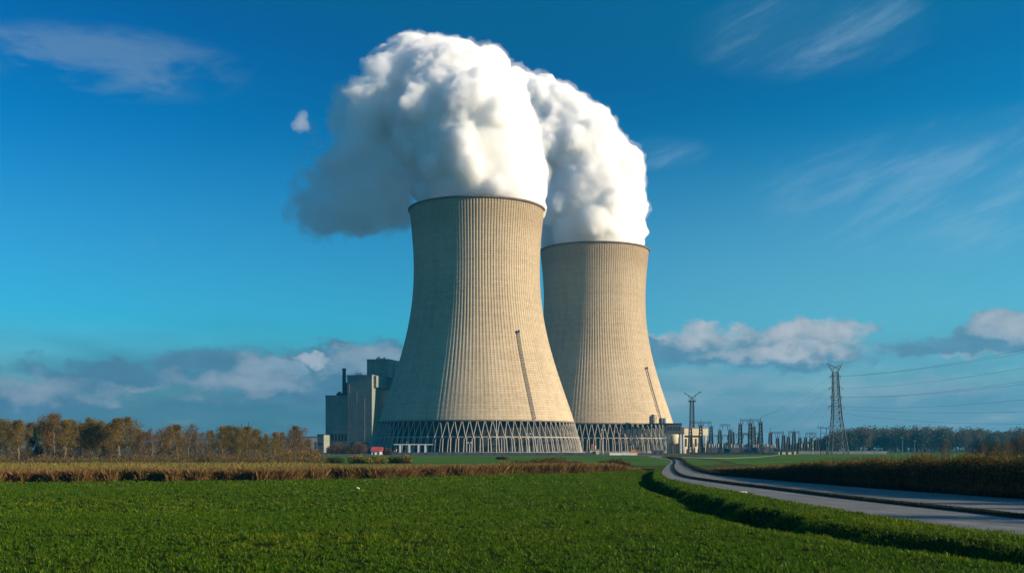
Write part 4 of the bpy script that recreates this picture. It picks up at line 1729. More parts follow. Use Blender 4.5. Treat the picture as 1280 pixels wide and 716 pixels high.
def make_tree_meshes(seed, h, width, clear, nleaf, lsize, cols, conifer=False, twig=1.0, shape=1.0):
    """returns (trunk mesh, crown mesh): a tapered trunk with limbs; twigs and leaves form the crown"""
    rg = np.random.default_rng(seed)
    trunk, twigs, tips = [], [], []
    n = 9
    pts = [np.zeros(3)]
    for i in range(n):
        p = pts[-1] + np.array([rg.normal() * 0.018 * h, rg.normal() * 0.018 * h, h / n * 0.97])
        pts.append(p)
    r_at = lambda t: max(0.010 * h * (1 - t) ** 0.8 + 0.002 * h, 0.012)
    for i in range(n):
        trunk.append((pts[i], pts[i + 1], r_at(i / n), r_at((i + 1) / n)))
    nl = int(16 + 8 * width / h)
    for li in range(nl):
        t = clear + (0.97 - clear) * (li + rg.random()) / nl
        j = min(int(t * n), n - 1)
        p0 = pts[j] + (pts[j + 1] - pts[j]) * (t * n - j)
        az = rg.random() * 6.283
        # limb length follows an egg-shaped outline
        tt = (t - clear) / (1 - clear)
        if conifer:
            ln = width * 0.5 * (1 - tt) ** 0.8 + 0.05
            up = 0.05
        else:
            ln = width * 0.5 * (math.sin(math.pi * min(0.985, 0.30 + 0.70 * tt))) * rg.uniform(0.65, 1.15) * shape
            up = rg.uniform(0.2, 0.6) + 0.3 * tt
            ln = min(ln, (h * 1.0 - p0[2]) / (0.35 + 0.45 * up) + 0.25)
        d = unit(np.array([math.cos(az), math.sin(az), up]))
        p = p0
        rl_ = r_at(t) * 0.55
        for q in range(4):
            d = unit(d + rg.normal(size=3) * 0.22 + np.array([0, 0, 0.10]))
            pn = p + d * ln / 4
            trunk.append((p, pn, rl_ * (1 - q * 0.2), rl_ * (1 - (q + 1) * 0.2) + 0.004))
            for _ in range(int(4 * twig)):
                dd = unit(d * 0.5 + rg.normal(size=3) * 0.8 + np.array([0, 0, 0.25]))
                l2 = ln * rg.uniform(0.14, 0.36)
                pe = pn + dd * l2
                twigs.append((pn, pe, 0.016, 0.007))
                tips.append(pe)
                for _ in range(int(2 * twig)):
                    d3 = unit(dd + rg.normal(size=3) * 0.6)
                    p3 = pe + d3 * l2 * 0.6
                    twigs.append((pe, p3, 0.010, 0.005))
                    tips.append(p3)
            p = pn
    tv, tf = tubes(trunk, 6)
    tm = np_mesh('trunk', tv, faces=tf, smooth=True)
    wv, wf = tubes(twigs, 3)
    tips = np.array(tips)
    # leaves gather in clumps about some of the twig ends
    keep = tips[rg.random(len(tips)) < 0.72]
    C = keep[rg.integers(0, len(keep), nleaf)] + rg.normal(size=(nleaf, 3)) * (0.035 * h if not conifer else 0.02 * h)
    C = C[(C[:, 2] > h * clear * 0.8) & (C[:, 2] < h * 1.02)]
    lv = leaf_quads(C, lsize, rg)
    clump = np.array([mnoise.noise(Vector(c * 0.9)) for c in C])[:, None]
    lt = pick(rg, cols, len(C), 0.2) * (1 + 0.35 * clump)
    V = np.concatenate([wv, lv])
    Fc = np.concatenate([wf, np.arange(len(lv)).reshape(-1, 4) + len(wv)])
    tint = np.concatenate([np.tile([[0.12, 0.09, 0.06]], (len(wf), 1)) * rg.uniform(0.7, 1.3, (len(wf), 1)), lt])
    cm = np_mesh('crown', V, faces=Fc, tint=np.clip(tint, 0.004, 0.9))
    return tm, cm


GOLD = [(0.20, 0.128, 0.034), (0.155, 0.102, 0.030), (0.23, 0.160, 0.042)]
OLIVE = [(0.15, 0.118, 0.030), (0.12, 0.090, 0.024), (0.19, 0.150, 0.040)]
RUST = [(0.155, 0.094, 0.036), (0.125, 0.078, 0.034), (0.18, 0.115, 0.042)]
DARKG = [(0.022, 0.045, 0.020), (0.032, 0.058, 0.024)]
BARE = [(0.17, 0.115, 0.060), (0.14, 0.095, 0.055)]

protos = {
    'gold': [make_tree_meshes(s, 9.5, 7.2, 0.22, 6500, 0.165, GOLD + OLIVE[:1]) for s in (1, 2)],
    'olive': [make_tree_meshes(s, 9.5, 7.0, 0.20, 7000, 0.165, OLIVE) for s in (3, 4)],
    'rust': [make_tree_meshes(s, 9.0, 6.6, 0.22, 5500, 0.16, RUST + GOLD[:1]) for s in (5, 6)],
    'green': [make_tree_meshes(7, 9.0, 4.0, 0.12, 8000, 0.19, DARKG, conifer=True)],
    'bare': [make_tree_meshes(s, 9.0, 5.2, 0.24, 2000, 0.13, BARE, twig=1.6) for s in (8, 9)],
}
for k_ in protos:
    for tm, cm in protos[k_]:
        tm.materials.append(M['birch'] if k_ in ('bare', 'gold', 'rust') else M['bark'])
        cm.materials.append(M['leaf'])
DESC = {'gold': 'golden-brown autumn tree', 'olive': 'olive-brown autumn tree', 'rust': 'rust-brown autumn tree', 'green': 'dark green conifer-like tree', 'bare': 'thin nearly bare tree'}
ORD = ['', 'first', 'second', 'third', 'fourth', 'fifth', 'sixth', 'seventh', 'eighth', 'ninth', 'tenth', 'eleventh', 'twelfth', 'thirteenth', 'fourteenth', 'fifteenth']


def plant(kind, variant, x, d, h, label, group, wide=1.0, name='autumn_tree'):
    tm, cm = protos[kind][variant % len(protos[kind])]
    ref = 9.0 if kind in ('rust', 'green', 'bare') else 9.5
    s = h / ref
    root = empty(name, (x, d, 0), rng.random() * 6.28)
    root.scale = (s * wide, s * wide, s)
    tag(root, label, 'tree', group)
    for nm, me in (('trunk', tm), ('crown', cm)):
        o = bpy.data.objects.new(nm, me)
        COL.objects.link(o)
        o.parent = root
    return root


TL = [(-6, 526, 'olive', 1.0), (8, 525, 'olive', 1.1), (24, 527, 'gold', 1.0), (36, 542, 'bare', 1.0), (45, 541, 'green', 1.0), (57, 530, 'rust', 1.0), (68, 527, 'rust', 1.1), (80, 525, 'gold', 1.0), (92, 531, 'rust', 0.9),
      (101, 534, 'olive', 1.0), (111, 528, 'olive', 1.05), (121, 526, 'olive', 1.0), (129, 528, 'green', 0.7), (138, 531, 'rust', 0.9), (149, 526, 'gold', 1.1), (158, 525, 'olive', 1.0), (168, 537, 'bare', 0.9), (177, 539, 'rust', 0.7),
      (188, 536, 'bare', 0.8), (203, 535, 'bare', 0.9), (213, 536, 'rust', 0.7), (223, 531, 'gold', 1.1), (236, 533, 'bare', 1.1), (246, 541, 'bare', 0.8), (260, 540, 'bare', 0.9), (277, 536, 'gold', 0.9), (288, 534, 'olive', 1.0),
      (299, 535, 'olive', 1.0), (310, 537, 'gold', 1.0), (321, 539, 'gold', 0.9), (332, 541, 'olive', 0.8), (343, 543, 'gold', 0.8), (353, 542, 'rust', 0.8), (362, 539, 'bare', 1.0), (371, 538, 'rust', 1.0), (380, 543, 'bare', 0.9)]
cnt = {}
for i, (px, pt, kd, wd) in enumerate(TL):
    d = 262 + rng.uniform(-14, 30) + (18 if kd == 'green' else 0)
    cnt[kd] = cnt.get(kd, 0) + 1
    h = Z(pt, d) * (1.08 + 0.07 * rng.normal())
    lab = '%s, %s of its kind from the left in the left-hand woodland' % (DESC[kd], ORD[cnt[kd]])
    plant(kd, i, X(px, d), d, h, lab, 'trees of the left-hand woodland', wd)


BACKKINDS = ('bare', 'rust', 'bare', 'olive', 'bare', 'gold')
cntb = {}
for i in range(40):
    px = -8 + i * 10.1 + rng.uniform(-3, 3)
    kd = BACKKINDS[i % 6]
    d = rng.uniform(296, 325)
    top = np.interp(px, [0, 150, 180, 240, 280, 340, 390], [531, 531, 542, 541, 541, 546, 547]) + rng.uniform(-2, 3)
    cntb[kd] = cntb.get(kd, 0) + 1
    lab = 'slimmer %s, %s of its kind from left in the woodland back row' % (DESC[kd].replace('nearly ', ''), (ORD + ['sixteenth', 'seventeenth', 'eighteenth', 'nineteenth', 'twentieth', 'twenty-first', 'twenty-second', 'twenty-third', 'twenty-fourth'])[cntb[kd]])
    plant(kd, i + 1, X(px, d), d, Z(top, d) * 1.05, lab, 'back row trees of the left-hand woodland', 0.9)


def leaf_mass(name, blobs, nper, size, cols, seed, parent=None, twigs=0, m=None, zmax=None):
    """leafy scrub: leaves thickest near the surface of the given lumps (x, y, z, rx, ry, rz), with upright twigs"""
    rg = np.random.default_rng(seed)
    Cs = []
    tw = []
    for (x, y, z, rx, ry, rz) in blobs:
        n = max(20, int(nper))
        v = unit(rg.normal(size=(n, 3))) * (rg.random((n, 1)) ** 0.45)
        wob = np.array([1 + 0.45 * mnoise.noise(Vector((q[0] * 2 + x, q[1] * 2 + y, q[2] * 2))) for q in v])[:, None]
        c = v * wob * np.array([rx, ry, rz]) + (x, y, z)
        Cs.append(c[c[:, 2] > 0.02])
        for _ in range(twigs):
            a = rg.normal(size=2) * 0.35
            p = np.array([x + a[0] * rx, y + a[1] * ry, max(0, z - rz * 0.9)])
            d = unit(np.array([a[0] * 0.8 + rg.normal() * .25, a[1] * 0.8 + rg.normal() * .25, 1.0]))
            q = p + d * (rz * rg.uniform(1.4, 2.05))
            tw.append((p, q, 0.02, 0.006))
    C = np.concatenate(Cs)
    lv = leaf_quads(C, size, rg)
    tint = pick(rg, cols, len(C), 0.22)
    V, Fc = lv, np.arange(len(lv)).reshape(-1, 4)
    if tw:
        wv, wf = tubes(tw, 3)
        Fc = np.concatenate([Fc, wf + len(V)])
        V = np.concatenate([V, wv])
        tint = np.concatenate([tint, np.tile([[0.13, 0.085, 0.05]], (len(wf), 1)) * rg.uniform(0.6, 1.4, (len(wf), 1))])
    me = np_mesh(name, V, faces=Fc, tint=tint)
    return link_mesh(name, me, m or M['leaf'], parent)


# brown undergrowth under and before the woodland: one tangled mass
rg_ = np.random.default_rng(55)
bl = []
for i in range(210):
    px = rg_.uniform(-60, 398)
    d = (rg_.uniform(262, 300) if px < 250 else rg_.uniform(235, 285)) if i < 120 else rg_.uniform(212, 250)
    hh = rg_.uniform(0.8, 2.0) * (1.25 if px > 250 else 1.0) * (1.0 if i < 120 else 0.55)
    bl.append((X(px, d), d, hh * 0.8, rg_.uniform(1.6, 3.4), 1.8, hh))
und = leaf_mass('undergrowth', bl, 260, 0.19, [(0.17, 0.115, 0.055), (0.13, 0.09, 0.046), (0.20, 0.145, 0.055), (0.11, 0.095, 0.04)], 56, twigs=14)
tag(und, 'tangled brown undergrowth beneath the left-hand woodland', 'undergrowth', kind='stuff')


def bush(px, pyt, pyb, wpx, d, cols, label, seed, n=900, size=0.14, twigs=24, name='bush', lumps=4):
    s = d / F
    h = Z(pyt, d)
    x = X(px, d)
    root = empty(name, (x, d, 0))
    tag(root, label, 'bush')
    rg = np.random.default_rng(seed)
    B = []
    w = wpx * s / 2
    for i in range(lumps):
        f = (i + 0.5) / lumps * 2 - 1
        hh = h * (1 - 0.35 * f * f) * rg.uniform(0.85, 1.0)
        B.append((f * w * 0.75, rg.normal() * 0.3, hh * 0.5, w / lumps * 1.9, max(0.8, w * 0.5), hh * 0.52))
    leaf_mass('foliage', B, n, size, cols, seed, root, twigs)


ORG = [(0.44, 0.23, 0.035), (0.36, 0.18, 0.030), (0.28, 0.17, 0.04)]
YEL = [(0.29, 0.235, 0.05), (0.22, 0.18, 0.04), (0.34, 0.26, 0.06)]
BRN = [(0.14, 0.080, 0.040), (0.11, 0.066, 0.036), (0.18, 0.10, 0.045)]
DRK = [(0.13, 0.070, 0.036), (0.16, 0.085, 0.04), (0.10, 0.075, 0.034)]
bush(359, 561, 574, 21, 245, ORG, 'bright orange-yellow bush at the right end of the left woodland', 101, 380, 0.2, 50)
bush(379, 561.5, 573, 17, 252, ORG, 'orange bush, left one of the touching pair before the annex', 102, 380, 0.2, 50)
bush(392, 561, 574, 21, 248, ORG, 'wide orange bush before the annex, right one of the touching pair', 103, 380, 0.2, 50)
bush(372, 569, 580, 30, 225, YEL, 'low olive bush below the orange bushes', 104, 260, 0.19, 60)
bush(418, 569, 580, 26, 225, [(0.05, 0.085, 0.03), (0.07, 0.10, 0.035)], 'low green bush before the long dark building', 105, 260, 0.19, 60)
bush(447, 566.5, 581, 27, 222, YEL, 'yellow-brown bush just left of the red-roofed shed', 106, 260, 0.19, 60)
bush(470, 567.5, 581, 30, 220, YEL, 'yellow-brown bush in front of the red-roofed shed', 107, 260, 0.19, 60)
bush(494, 568, 580, 22, 224, [(0.06, 0.09, 0.03), (0.12, 0.11, 0.03)], 'green-yellow bush left of the pipe bridge', 108, 260, 0.19, 60)
bush(508, 567, 581, 15, 222, YEL, 'small narrow yellow bush before the pipe bridge', 109, 260, 0.19, 60)
bush(424, 552, 566, 30, 560, BRN, 'reddish brown bare bush before the stepped power station', 110, size=0.4)
bush(446, 551, 566, 26, 560, BRN, 'tall reddish bush before the main block of the power station', 111, size=0.4)
bush(484, 559, 567, 12, 500, DRK, 'dark round bush between red-roofed shed and pipe bridge', 112, size=0.3)
bush(75, 592, 603, 46, 103, DRK, 'dark red-brown bramble bush at the far left of the dry grass', 113, 110, 0.085, 40, 'bramble_bush', 5)
bush(215, 593, 603, 40, 104, DRK, 'dark bramble bush in the dry grass below the bare trees', 114, 110, 0.085, 40, 'bramble_bush', 4)
bush(335, 585, 602, 70, 103, BRN, 'widest brown bramble bush in the dry grass, below the orange bushes', 115, 140, 0.085, 60, 'bramble_bush', 6)
bush(20, 593, 603, 30, 102, BRN, 'brown bramble bush at the left edge of the dry grass', 121, 110, 0.085, 30, 'bramble_bush', 4)
bush(500, 590, 599, 44, 112, DRK, 'dark low bramble bush in the dry grass before the pipe bridge', 116, 110, 0.085, 40, 'bramble_bush', 5)
bush(690, 569.5, 591, 92, 137, BRN, 'broad bare brown bush before the gap between the towers', 117, 1500, 0.11, 150, 'bramble_bush', 6)
bush(640, 573, 593, 44, 134, BRN, 'brown twiggy bush before the middle of the nearer tower', 118, 1300, 0.11, 130, 'bramble_bush', 4)
bush(768, 572.5, 590, 44, 142, [(0.085, 0.04, 0.03), (0.06, 0.035, 0.025)], 'dark reddish bramble bush at the right end of the dry grass', 119, 1500, 0.11, 120, 'bramble_bush', 4)
bush(628, 569.5, 575, 16, 300, BRN, 'small brown bush on the far green field below the tallest mast', 120, 500, 0.2)


# dry reeds and tall grass, counted by nobody
def reeds():
    rg = np.random.default_rng(77)
    n = 220000
    px = rg.uniform(-200, 800, n)
    t = rg.random(n) ** 2.2
    x0 = np.empty(n)
    d0 = np.interp(px, [-200, 0, 320, 500, 640, 700, 780, 800], [90, 94.5, 99, 109, 122, 129, 137, 141])
    dep = np.interp(px, [-60, 380, 430, 600, 800], [75, 70, 34, 26, 12])
    d = d0 + t * dep - 0.3 + 0.7 * np.sin(px * 0.05) + 0.4 * np.sin(px * 0.17)
    x = (px - HX) / F * d
    nz = np.array([mnoise.noise(Vector((a * 0.16, b * 0.16, 2))) for a, b in zip(x, d)])
    nz2 = np.array([mnoise.noise(Vector((a * 0.6, b * 0.6, 7))) for a, b in zip(x, d)])
    h = (1.12 + 0.30 * nz + 0.22 * nz2) * rg.uniform(0.55, 1.15, n) * (1 - 0.22 * t)
    h = np.maximum(h, 0.3) * np.clip((806 - px) / 40, 0.3, 1)
    h = h * np.where(rg.random(n) < 0.25, rg.uniform(0.4, 0.8, n), 1.0)
    w = rg.uniform(0.012, 0.030, n)
    a = rg.random(n) * 6.283
    lean = rg.normal(size=(n, 2)) * 0.34
    base = np.stack([x, d, np.full(n, 0.08)], -1)
    side = np.stack([np.cos(a), np.sin(a), np.zeros(n)], -1) * w[:, None]
    mid = base + np.stack([lean[:, 0] * h * 0.4, lean[:, 1] * h * 0.4, h * 0.6], -1)
    top = base + np.stack([lean[:, 0] * h, lean[:, 1] * h, h], -1)
    V = np.stack([base - side, base + side, mid + side * 1.3, top, mid - side * 1.3], 1).reshape(-1, 3)
    F5 = np.arange(n * 5).reshape(n, 5)
    red = np.array([(0.20, 0.120, 0.046), (0.165, 0.092, 0.038), (0.24, 0.155, 0.06), (0.13, 0.08, 0.034)])
    oli = np.array([(0.20, 0.165, 0.045), (0.165, 0.145, 0.04), (0.24, 0.195, 0.065), (0.13, 0.13, 0.035)])
    zone = (t + 0.35 * nz + 0.12 * rg.normal(size=n)) > 0.17
    c = np.where(zone[:, None], oli[rg.integers(0, 4, n)], red[rg.integers(0, 4, n)]) * rg.uniform(0.7, 1.3, (n, 1)) * (1 + 0.4 * nz2[:, None])
    # dead leaves and bramble tangled through the front of the strip
    k = 150000
    ii = rg.integers(0, n, k)
    ii = ii[t[ii] < 0.45]
    k = len(ii)
    Cc = base[ii] + np.stack([rg.normal(size=k) * 0.3, rg.normal(size=k) * 0.35 - 0.25, h[ii] * rg.random(k) ** 1.3 * 0.95], -1)
    lv = leaf_quads(Cc, 0.085, rg).reshape(-1, 4, 3)
    lv = np.concatenate([lv, lv[:, 3:4] * 0.5 + lv[:, 0:1] * 0.5], 1).reshape(-1, 3)
    br = np.array([(0.17, 0.085, 0.035), (0.12, 0.06, 0.028), (0.21, 0.125, 0.045), (0.10, 0.085, 0.03), (0.075, 0.045, 0.025)])
    V = np.concatenate([V, lv])
    F5 = np.arange(len(V)).reshape(-1, 5)
    c = np.concatenate([c, br[rg.integers(0, 5, k)] * rg.uniform(0.7, 1.3, (k, 1))])
    me = np_mesh('dry_grass', V, faces=F5, tint=np.clip(c, 0.01, 0.9))
    tag(link_mesh('dry_grass', me, M['reed']), 'strip of tall dry brown and ochre grass behind the green field', 'dry grass', kind='stuff')


reeds()


def grass():
    """short tufted sward: every tuft a fan of blades"""
    rg = np.random.default_rng(99)
    D, XX, HH, WW, TT = [], [], [], [], []

    def batch(n, d0, d1, h, w, xl, xr, spread, k):
        d = np.sqrt(rg.uniform(d0 * d0, d1 * d1, n))
        x = rg.uniform(xl, xr, n) * d
        keep = np.array([mnoise.noise(Vector((a * 0.9, b * 0.9, 3))) + 0.6 * mnoise.noise(Vector((a * 2.6, b * 2.6, 8))) for a, b in zip(x, d)])
        ok = (x < road_left_x(d) - 0.05) & (d < field_back(x) + 4.0) & (keep > -0.42 + 0.2 * rg.normal(size=n))
        add(d[ok], x[ok], h, w, spread, k)

    def add(d, x, h, w, spread, k):
        n = len(d)
        size = rg.uniform(0.6, 1.35, n)
        nz = np.array([mnoise.noise(Vector((a * 0.35, b * 0.35, 0))) for a, b in zip(x, d)])
        nf = np.array([mnoise.noise(Vector((a * 1.5, b * 1.5, 5))) for a, b in zip(x, d)])
        size *= 1 + 0.30 * nz + 0.45 * nf
        tone = rg.random(n) + 0.35 * nz + 0.30 * np.array([mnoise.noise(Vector((a * 0.09, b * 0.06, 11))) for a, b in zip(x, d)])
        for _ in range(k):
            az = rg.random(n) * 6.283
            rad = spread * rg.random(n) * size
            sx, sy = np.cos(az), np.sin(az)
            bx, by = x + sx * rad * 0.5, d + sy * rad * 0.5
            z = field_z(np.minimum(bx, road_left_x(by) - 0.02), by) - 0.008
            hh = h * size * rg.uniform(0.65, 1.25, n)
            ln = rg.uniform(0.15, 0.95, n)
            base = np.stack([bx, by, z], -1)
            side = np.stack([-sy, sx, np.zeros(n)], -1) * (w * rg.uniform(0.7, 1.3, n))[:, None]
            mid = base + np.stack([sx * ln * hh * 0.35, sy * ln * hh * 0.35, hh * 0.6], -1)
            top = base + np.stack([sx * ln * hh, sy * ln * hh, hh * (1.05 - 0.3 * ln)], -1)
            D.append(np.stack([base, mid + side, top, mid - side], 1).reshape(-1, 3))
            g = np.array([(0.049, 0.118, 0.003), (0.074, 0.158, 0.004), (0.036, 0.086, 0.003), (0.140, 0.196, 0.005), (0.22, 0.24, 0.010)])
            sel = np.clip((tone * 3.2 + rg.normal(size=n) * 0.8), 0, 4.4).astype(int)
            c = g[sel] * rg.uniform(0.75, 1.3, (n, 1))
            dry = rg.random(n) < 0.02
            c[dry] = np.array([0.20, 0.17, 0.06])
            TT.append(c)

    batch(56000, 23, 50, 0.105, 0.0075, -0.58, 0.52, 0.11, 7)
    batch(54000, 46, 90, 0.125, 0.014, -0.60, 0.36, 0.17, 6)
    batch(52000, 84, 152, 0.150, 0.030, -0.62, 0.20, 0.26, 5)
    # rougher tussocks along the bank
    nb = 34000
    db = np.sqrt(rg.uniform(20 ** 2, 150 ** 2, nb))
    xb = road_left_x(db) - 0.1 - rg.uniform(0, 1, nb) ** 1.2 * 8.5
    kp = np.array([mnoise.noise(Vector((a * 1.1, b * 0.6, 13))) for a, b in zip(xb, db)]) > -0.25
    db, xb = db[kp], xb[kp]
    nr = db < 70
    add(db[nr], xb[nr], 0.150, 0.009, 0.13, 7)
    add(db[~nr], xb[~nr], 0.160, 0.022, 0.20, 5)
    V = np.concatenate(D)
    c = np.concatenate(TT)
    print('BLADES', len(c))
    me = np_mesh('grass', V, faces=np.arange(len(V)).reshape(-1, 4), tint=np.clip(c, 0.004, 0.9))
    tag(link_mesh('grass', me, M['grass']), 'short green grass blades of the near field and road bank', 'grass', kind='stuff')


grass()


# rough grass on the median and on the far verge
def verge_grass():
    rg = np.random.default_rng(98)
    n = 90000
    i = rg.integers(8, 180, n)
    f = rg.random((n, 1))
    a = lerp(rl[i], rl[i + 1], f)
    b = lerp(rr[i], rr[i + 1], f)
    med = rg.random(n) < 0.45
    t = np.where(med, rg.uniform(0.366, 0.410, n), 1.0)[:, None]
    p = lerp(a, b, t)
    dirv = unit(b - a)
    p = p + np.where(med[:, None], 0, dirv * (0.1 + rg.random((n, 1)) * 1.6))
    h = np.where(med, rg.uniform(0.05, 0.13, n), rg.uniform(0.15, 0.5, n))
    w = 0.006 + p[:, 1] * 0.00025
    ang = rg.random(n) * 6.283
    base = np.stack([p[:, 0], p[:, 1], np.where(med, 0.11, 0.0)], -1)
    side = np.stack([np.cos(ang), np.sin(ang), np.zeros(n)], -1) * w[:, None]
    ln = rg.normal(size=(n, 2)) * 0.4
    top = base + np.stack([ln[:, 0] * h, ln[:, 1] * h, h], -1)
    V = np.stack([base - side, base + side, top], 1).reshape(-1, 3)
    g = np.array([(0.015, 0.020, 0.008), (0.022, 0.021, 0.010), (0.013, 0.018, 0.007)])
    c = g[rg.integers(0, 3, n)] * rg.uniform(0.7, 1.3, (n, 1))
    me = np_mesh('verge_grass', V, faces=np.arange(n * 3).reshape(n, 3), tint=c)
    tag(link_mesh('verge_grass', me, M['grass']), 'rough dark grass on the median and the hedge side of the road', 'grass', kind='stuff')


verge_grass()


# hedge along the far side of the road
def hedge():
    rg = np.random.default_rng(88)
    root = empty('hedge', (0, 0, 0))
    tag(root, 'long dark hedge with sunlit ochre top along the right side of the road', 'hedge')
    base = [(66, 20), (52.5, 38), (41, 52)] + [(X(px, F * CAMZ / (py - HY)) , F * CAMZ / (py - HY)) for px, py in ((1280, 624), (1120, 612.5), (1020, 604.5), (960, 599.6), (905, 593.5), (886, 589))]
    hts = [5.6, 4.2, 3.1, 2.72, 2.30, 1.85, 1.35, 0.75, 0.3]  # unseen near end raised so that it throws streaky shadows on the road
    n = 260000
    B = spl(base, 240)
    L = np.r_[0, np.cumsum(np.linalg.norm(np.diff(B, axis=0), axis=1))]
    hs = np.interp(np.linspace(0, 1, 240), np.linspace(0, 1, len(hts)), hts)
    q = rg.integers(0, 239, n)
    f = rg.random(n)[:, None]
    p = lerp(B[q], B[q + 1], f)
    tan = unit(B[q + 1] - B[q])
    nrm = np.stack([tan[:, 1], -tan[:, 0]], -1)
    nrm = np.where((nrm[:, 0:1] > 0), nrm, -nrm)
    hh = hs[q]
    # cross-section: rounded box, leaves near its skin
    wd = 1.1 + 0.35 * hh
    lump = np.array([mnoise.noise(Vector((a * 0.45, b * 0.45, 1))) for a, b in p])
    fine = np.array([mnoise.noise(Vector((a * 1.6, b * 1.6, 4))) for a, b in p])
    hh = hh * (1 + 0.17 * lump + 0.10 * fine + np.where(hh > 3.0, 0.8 * lump, 0))
    th = rg.uniform(0, math.pi, n)
    rad = rg.random(n) ** 0.35
    cx = np.cos(th)
    ex = np.sign(cx) * np.abs(cx) ** 0.55
    ez = np.sin(th) ** 0.6
    lat = (0.55 + wd / 2) + ex * rad * wd / 2 * (1 + 0.25 * fine)
    zz = ez * rad * hh
    C = np.stack([p[:, 0] + nrm[:, 0] * lat, p[:, 1] + nrm[:, 1] * lat, zz], -1) + rg.normal(size=(n, 3)) * 0.05
    C[:, 2] = np.abs(C[:, 2])
    lv = leaf_quads(C, 0.10, rg)
    top = (zz / hh + 0.12 * rg.normal(size=n) + 0.1 * lump) > 0.74  # leaf colour carries the sunlit top and shaded sides, besides autumn ochre
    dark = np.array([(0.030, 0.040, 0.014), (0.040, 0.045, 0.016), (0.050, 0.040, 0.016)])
    sunlit_och = np.array([(0.23, 0.155, 0.036), (0.17, 0.14, 0.034), (0.27, 0.165, 0.042), (0.12, 0.13, 0.03)])
    c = np.where(top[:, None], sunlit_och[rg.integers(0, 4, n)], dark[rg.integers(0, 3, n)]) * rg.uniform(0.7, 1.3, (n, 1))
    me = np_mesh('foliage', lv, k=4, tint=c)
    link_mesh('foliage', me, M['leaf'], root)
    # sprays standing out of the top, and stems
    tw = []
    m = 5200
    q = rg.integers(0, 239, m)
    for i in q:
        nr = np.array([B[i + 1][1] - B[i][1], -(B[i + 1][0] - B[i][0])])
        nr = nr / np.linalg.norm(nr)
        if nr[0] < 0:
            nr = -nr
        lat = rg.uniform(0.6, 1.6)
        b0 = np.array([B[i][0] + nr[0] * lat + rg.normal() * .3, B[i][1] + nr[1] * lat + rg.normal() * .3, 0])
        e = b0 + np.array([rg.normal() * 0.3, rg.normal() * 0.3, hs[i] * rg.uniform(0.8, 1.22)])
        tw.append((b0, e, 0.014, 0.006))
    wv, wf = tubes(tw, 3)
    sm = np_mesh('stems', wv, faces=wf, tint=np.tile([[0.10, 0.07, 0.04]], (len(wf), 1)))
    link_mesh('stems', sm, M['reed'], root)


hedge()


# far-off woods: many crowns that read as one mass
def far_wood(name, label, crowns, seed, cols, lsize, nl):
    rg = np.random.default_rng(seed)
    Vs, Ts, tr = [], [], []
    for (x, y, h, w) in crowns:
        v = unit(rg.normal(size=(nl, 3))) * (rg.random((nl, 1)) ** 0.4)
        wob = 1 + 0.35 * rg.normal(size=(nl, 1)) * 0.5
        C = v * wob * np.array([w, w, h * 0.40]) + (x, y, h * 0.58)
        C = C[C[:, 2] > 0.2]
        Vs.append(leaf_quads(C, lsize, rg))
        base = np.array(cols[rg.integers(0, len(cols))])
        Ts.append(base * rg.uniform(0.6, 1.4, (len(C), 1)))
        tr.append((np.array([x, y, 0]), np.array([x + rg.normal() * .5, y, h * 0.8]), 0.35, 0.1))
    lv = np.concatenate(Vs)
    wv, wf = tubes(tr, 4)
    V = np.concatenate([lv, wv])
    Fc = np.concatenate([np.arange(len(lv)).reshape(-1, 4), wf + len(lv)])
    T = np.concatenate([np.concatenate(Ts), np.tile([[0.10, 0.085, 0.065]], (len(wf), 1))])
    me = np_mesh(name, V, faces=Fc, tint=T)
    tag(link_mesh(name, me, M['leaf']), label, 'wood', kind='stuff')


rg_ = np.random.default_rng(66)
cr = []
for i in range(330):
    px = rg_.uniform(985, 1320)
    d = rg_.uniform(880, 1020)
    top = np.interp(px, [985, 1000, 1030, 1052, 1080, 1220, 1250, 1262, 1280, 1320], [563, 556, 546, 536, 533.5, 534, 540, 537, 533, 530])
    h = max(2.5, Z(top + rg_.uniform(-1.5, 5), d))
    cr.append((X(px, d), d, h, h * rg_.uniform(0.16, 0.26) + 0.8))
far_wood('wood', 'dark hazy wood on the horizon at the right behind the pylon', cr, 67, [(0.085, 0.075, 0.055), (0.105, 0.080, 0.056), (0.068, 0.072, 0.048), (0.12, 0.085, 0.058)], 1.1, 420)
cr = []
for i in range(260):
    px = rg_.uniform(-120, 1400)
    d = rg_.uniform(1180, 1320)
    h = rg_.uniform(6, 12) * (0.8 if 860 < px < 990 else 1)
    cr.append((X(px, d), d, h, h * rg_.uniform(0.5, 0.9)))
far_wood('distant_treeline', 'thin hazy line of far trees along the horizon', cr, 68, [(0.05, 0.055, 0.04), (0.06, 0.055, 0.04)], 1.7, 150)

bush(1236, 547, 566, 46, 420, [(0.03, 0.04, 0.025), (0.04, 0.045, 0.03)], 'dark bluish thicket behind the hedge before the right-hand wood', 131, 1500, 0.3, 40)
bush(1276, 541, 566, 36, 300, [(0.13, 0.075, 0.035), (0.16, 0.095, 0.04), (0.10, 0.07, 0.03)], 'round rust-brown bush behind the hedge at the right edge', 132, 2200, 0.2, 40)
plant('bare', 0, X(1184, 190), 190, Z(549, 190), 'bare dark tree showing above the hedge, below the wood', None, 0.9, 'bare_tree')
plant('bare', 1, X(1229, 200), 200, Z(553, 200), 'small bare tree above the hedge before the dark thicket', None, 0.8, 'bare_tree')
plant('bare', 0, X(1246, 200), 200, Z(552, 200), 'small bare tree above the hedge, right of the dark thicket middle', None, 0.8, 'bare_tree')
plant('bare', 1, X(1262, 180), 180, Z(550, 180), 'small bare tree above the hedge just left of the rust-brown bush', None, 0.8, 'bare_tree')


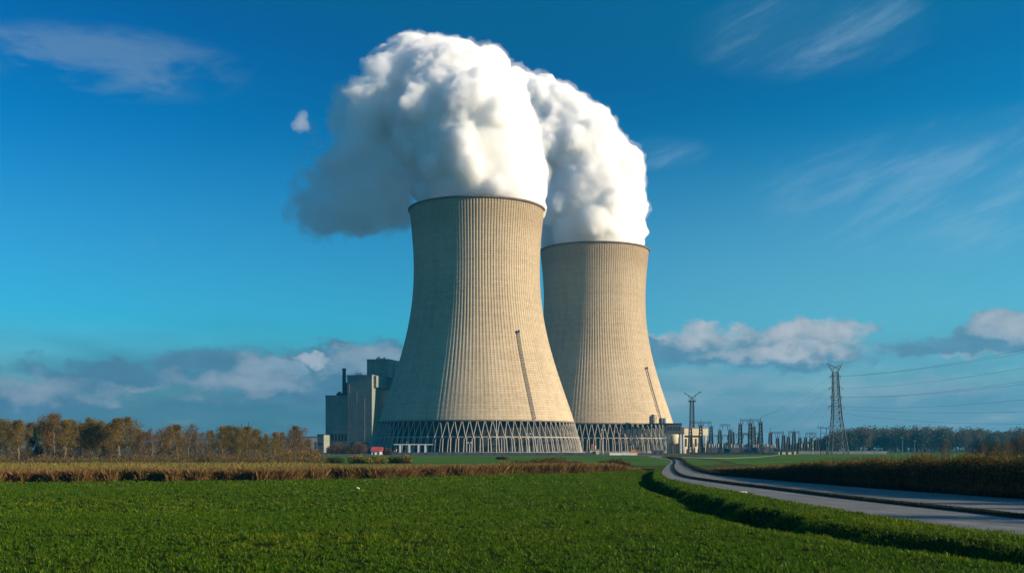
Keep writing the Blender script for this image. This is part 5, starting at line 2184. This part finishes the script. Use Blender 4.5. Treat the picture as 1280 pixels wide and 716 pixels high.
for i, (x_, d_, h_, l_) in enumerate(((38, 43, 7.5, 'bare roadside tree nearest the road behind the hedge'), (47, 37, 8.5, 'bare roadside tree behind the tallest end of the hedge'), (52, 47, 9.0, 'bare roadside tree farthest from the road behind the hedge'), (44, 55, 7.0, 'small bare roadside tree by the lower part of the hedge'))):
    plant('rust' if i % 2 else 'olive', i, x_, d_, h_, l_, None, 0.9, 'roadside_tree')


def small_marks():
    # white marker block lying on the road edge; pale bag in the field
    x, d = G(926, 616.5)
    root = empty('marker_block', (x + 0.15, d, 0.024))
    root.scale = (0.55, 0.55, 0.6)
    tag(root, 'small white marker block at the near edge of the road', 'marker')
    b = MB()
    b.add([(-.5, -.12, 0), (.5, -.12, 0), (.5, .12, 0), (-.5, .12, 0), (-.42, -.07, .2), (.42, -.07, .2), (.42, .07, .2), (-.42, .07, .2)],
          [(3, 2, 1, 0), (4, 5, 6, 7), (0, 1, 5, 4), (1, 2, 6, 5), (2, 3, 7, 6), (3, 0, 4, 7)])
    b.build('body', M['white'], root)
    b = MB()
    b.box(-.3, .3, -.135, -.105, .05, .12)
    b.build('reflector', M['orange'], root)
    x, d = G(447, 613.5)
    import bmesh
    bm = bmesh.new()
    bmesh.ops.create_icosphere(bm, subdivisions=3, radius=0.14)
    for v in bm.verts:
        v.co *= 1 + 0.35 * mnoise.noise(v.co * 6)
        v.co.z *= 0.6
    me = bpy.data.meshes.new('feed_bag')
    bm.to_mesh(me)
    bm.free()
    o = link_mesh('feed_bag', me, M['white'])
    o.location = (x, d, 0.2)
    tag(o, 'pale crumpled bag lying alone in the green field', 'bag')


small_marks()

# ------------------------------------------------------------------ air
def haze():
    b = MB()
    b.box(-2700, 2700, -70, 3700, -2.7, 272)
    def f(k, out):
        v = k.n('ShaderNodeVolumePrincipled')
        v.inputs['Color'].default_value = (0.05, 0.58, 1.0, 1)
        v.inputs['Density'].default_value = HAZE
        v.inputs['Density Attribute'].default_value = ''
        v.inputs['Anisotropy'].default_value = 0.2
        k.t.links.new(v.outputs[0], out.inputs['Volume'])
    o = b.build('haze', mat('haze', f))
    tag(o, kind='stuff')


HAZE = 0.00010
haze()
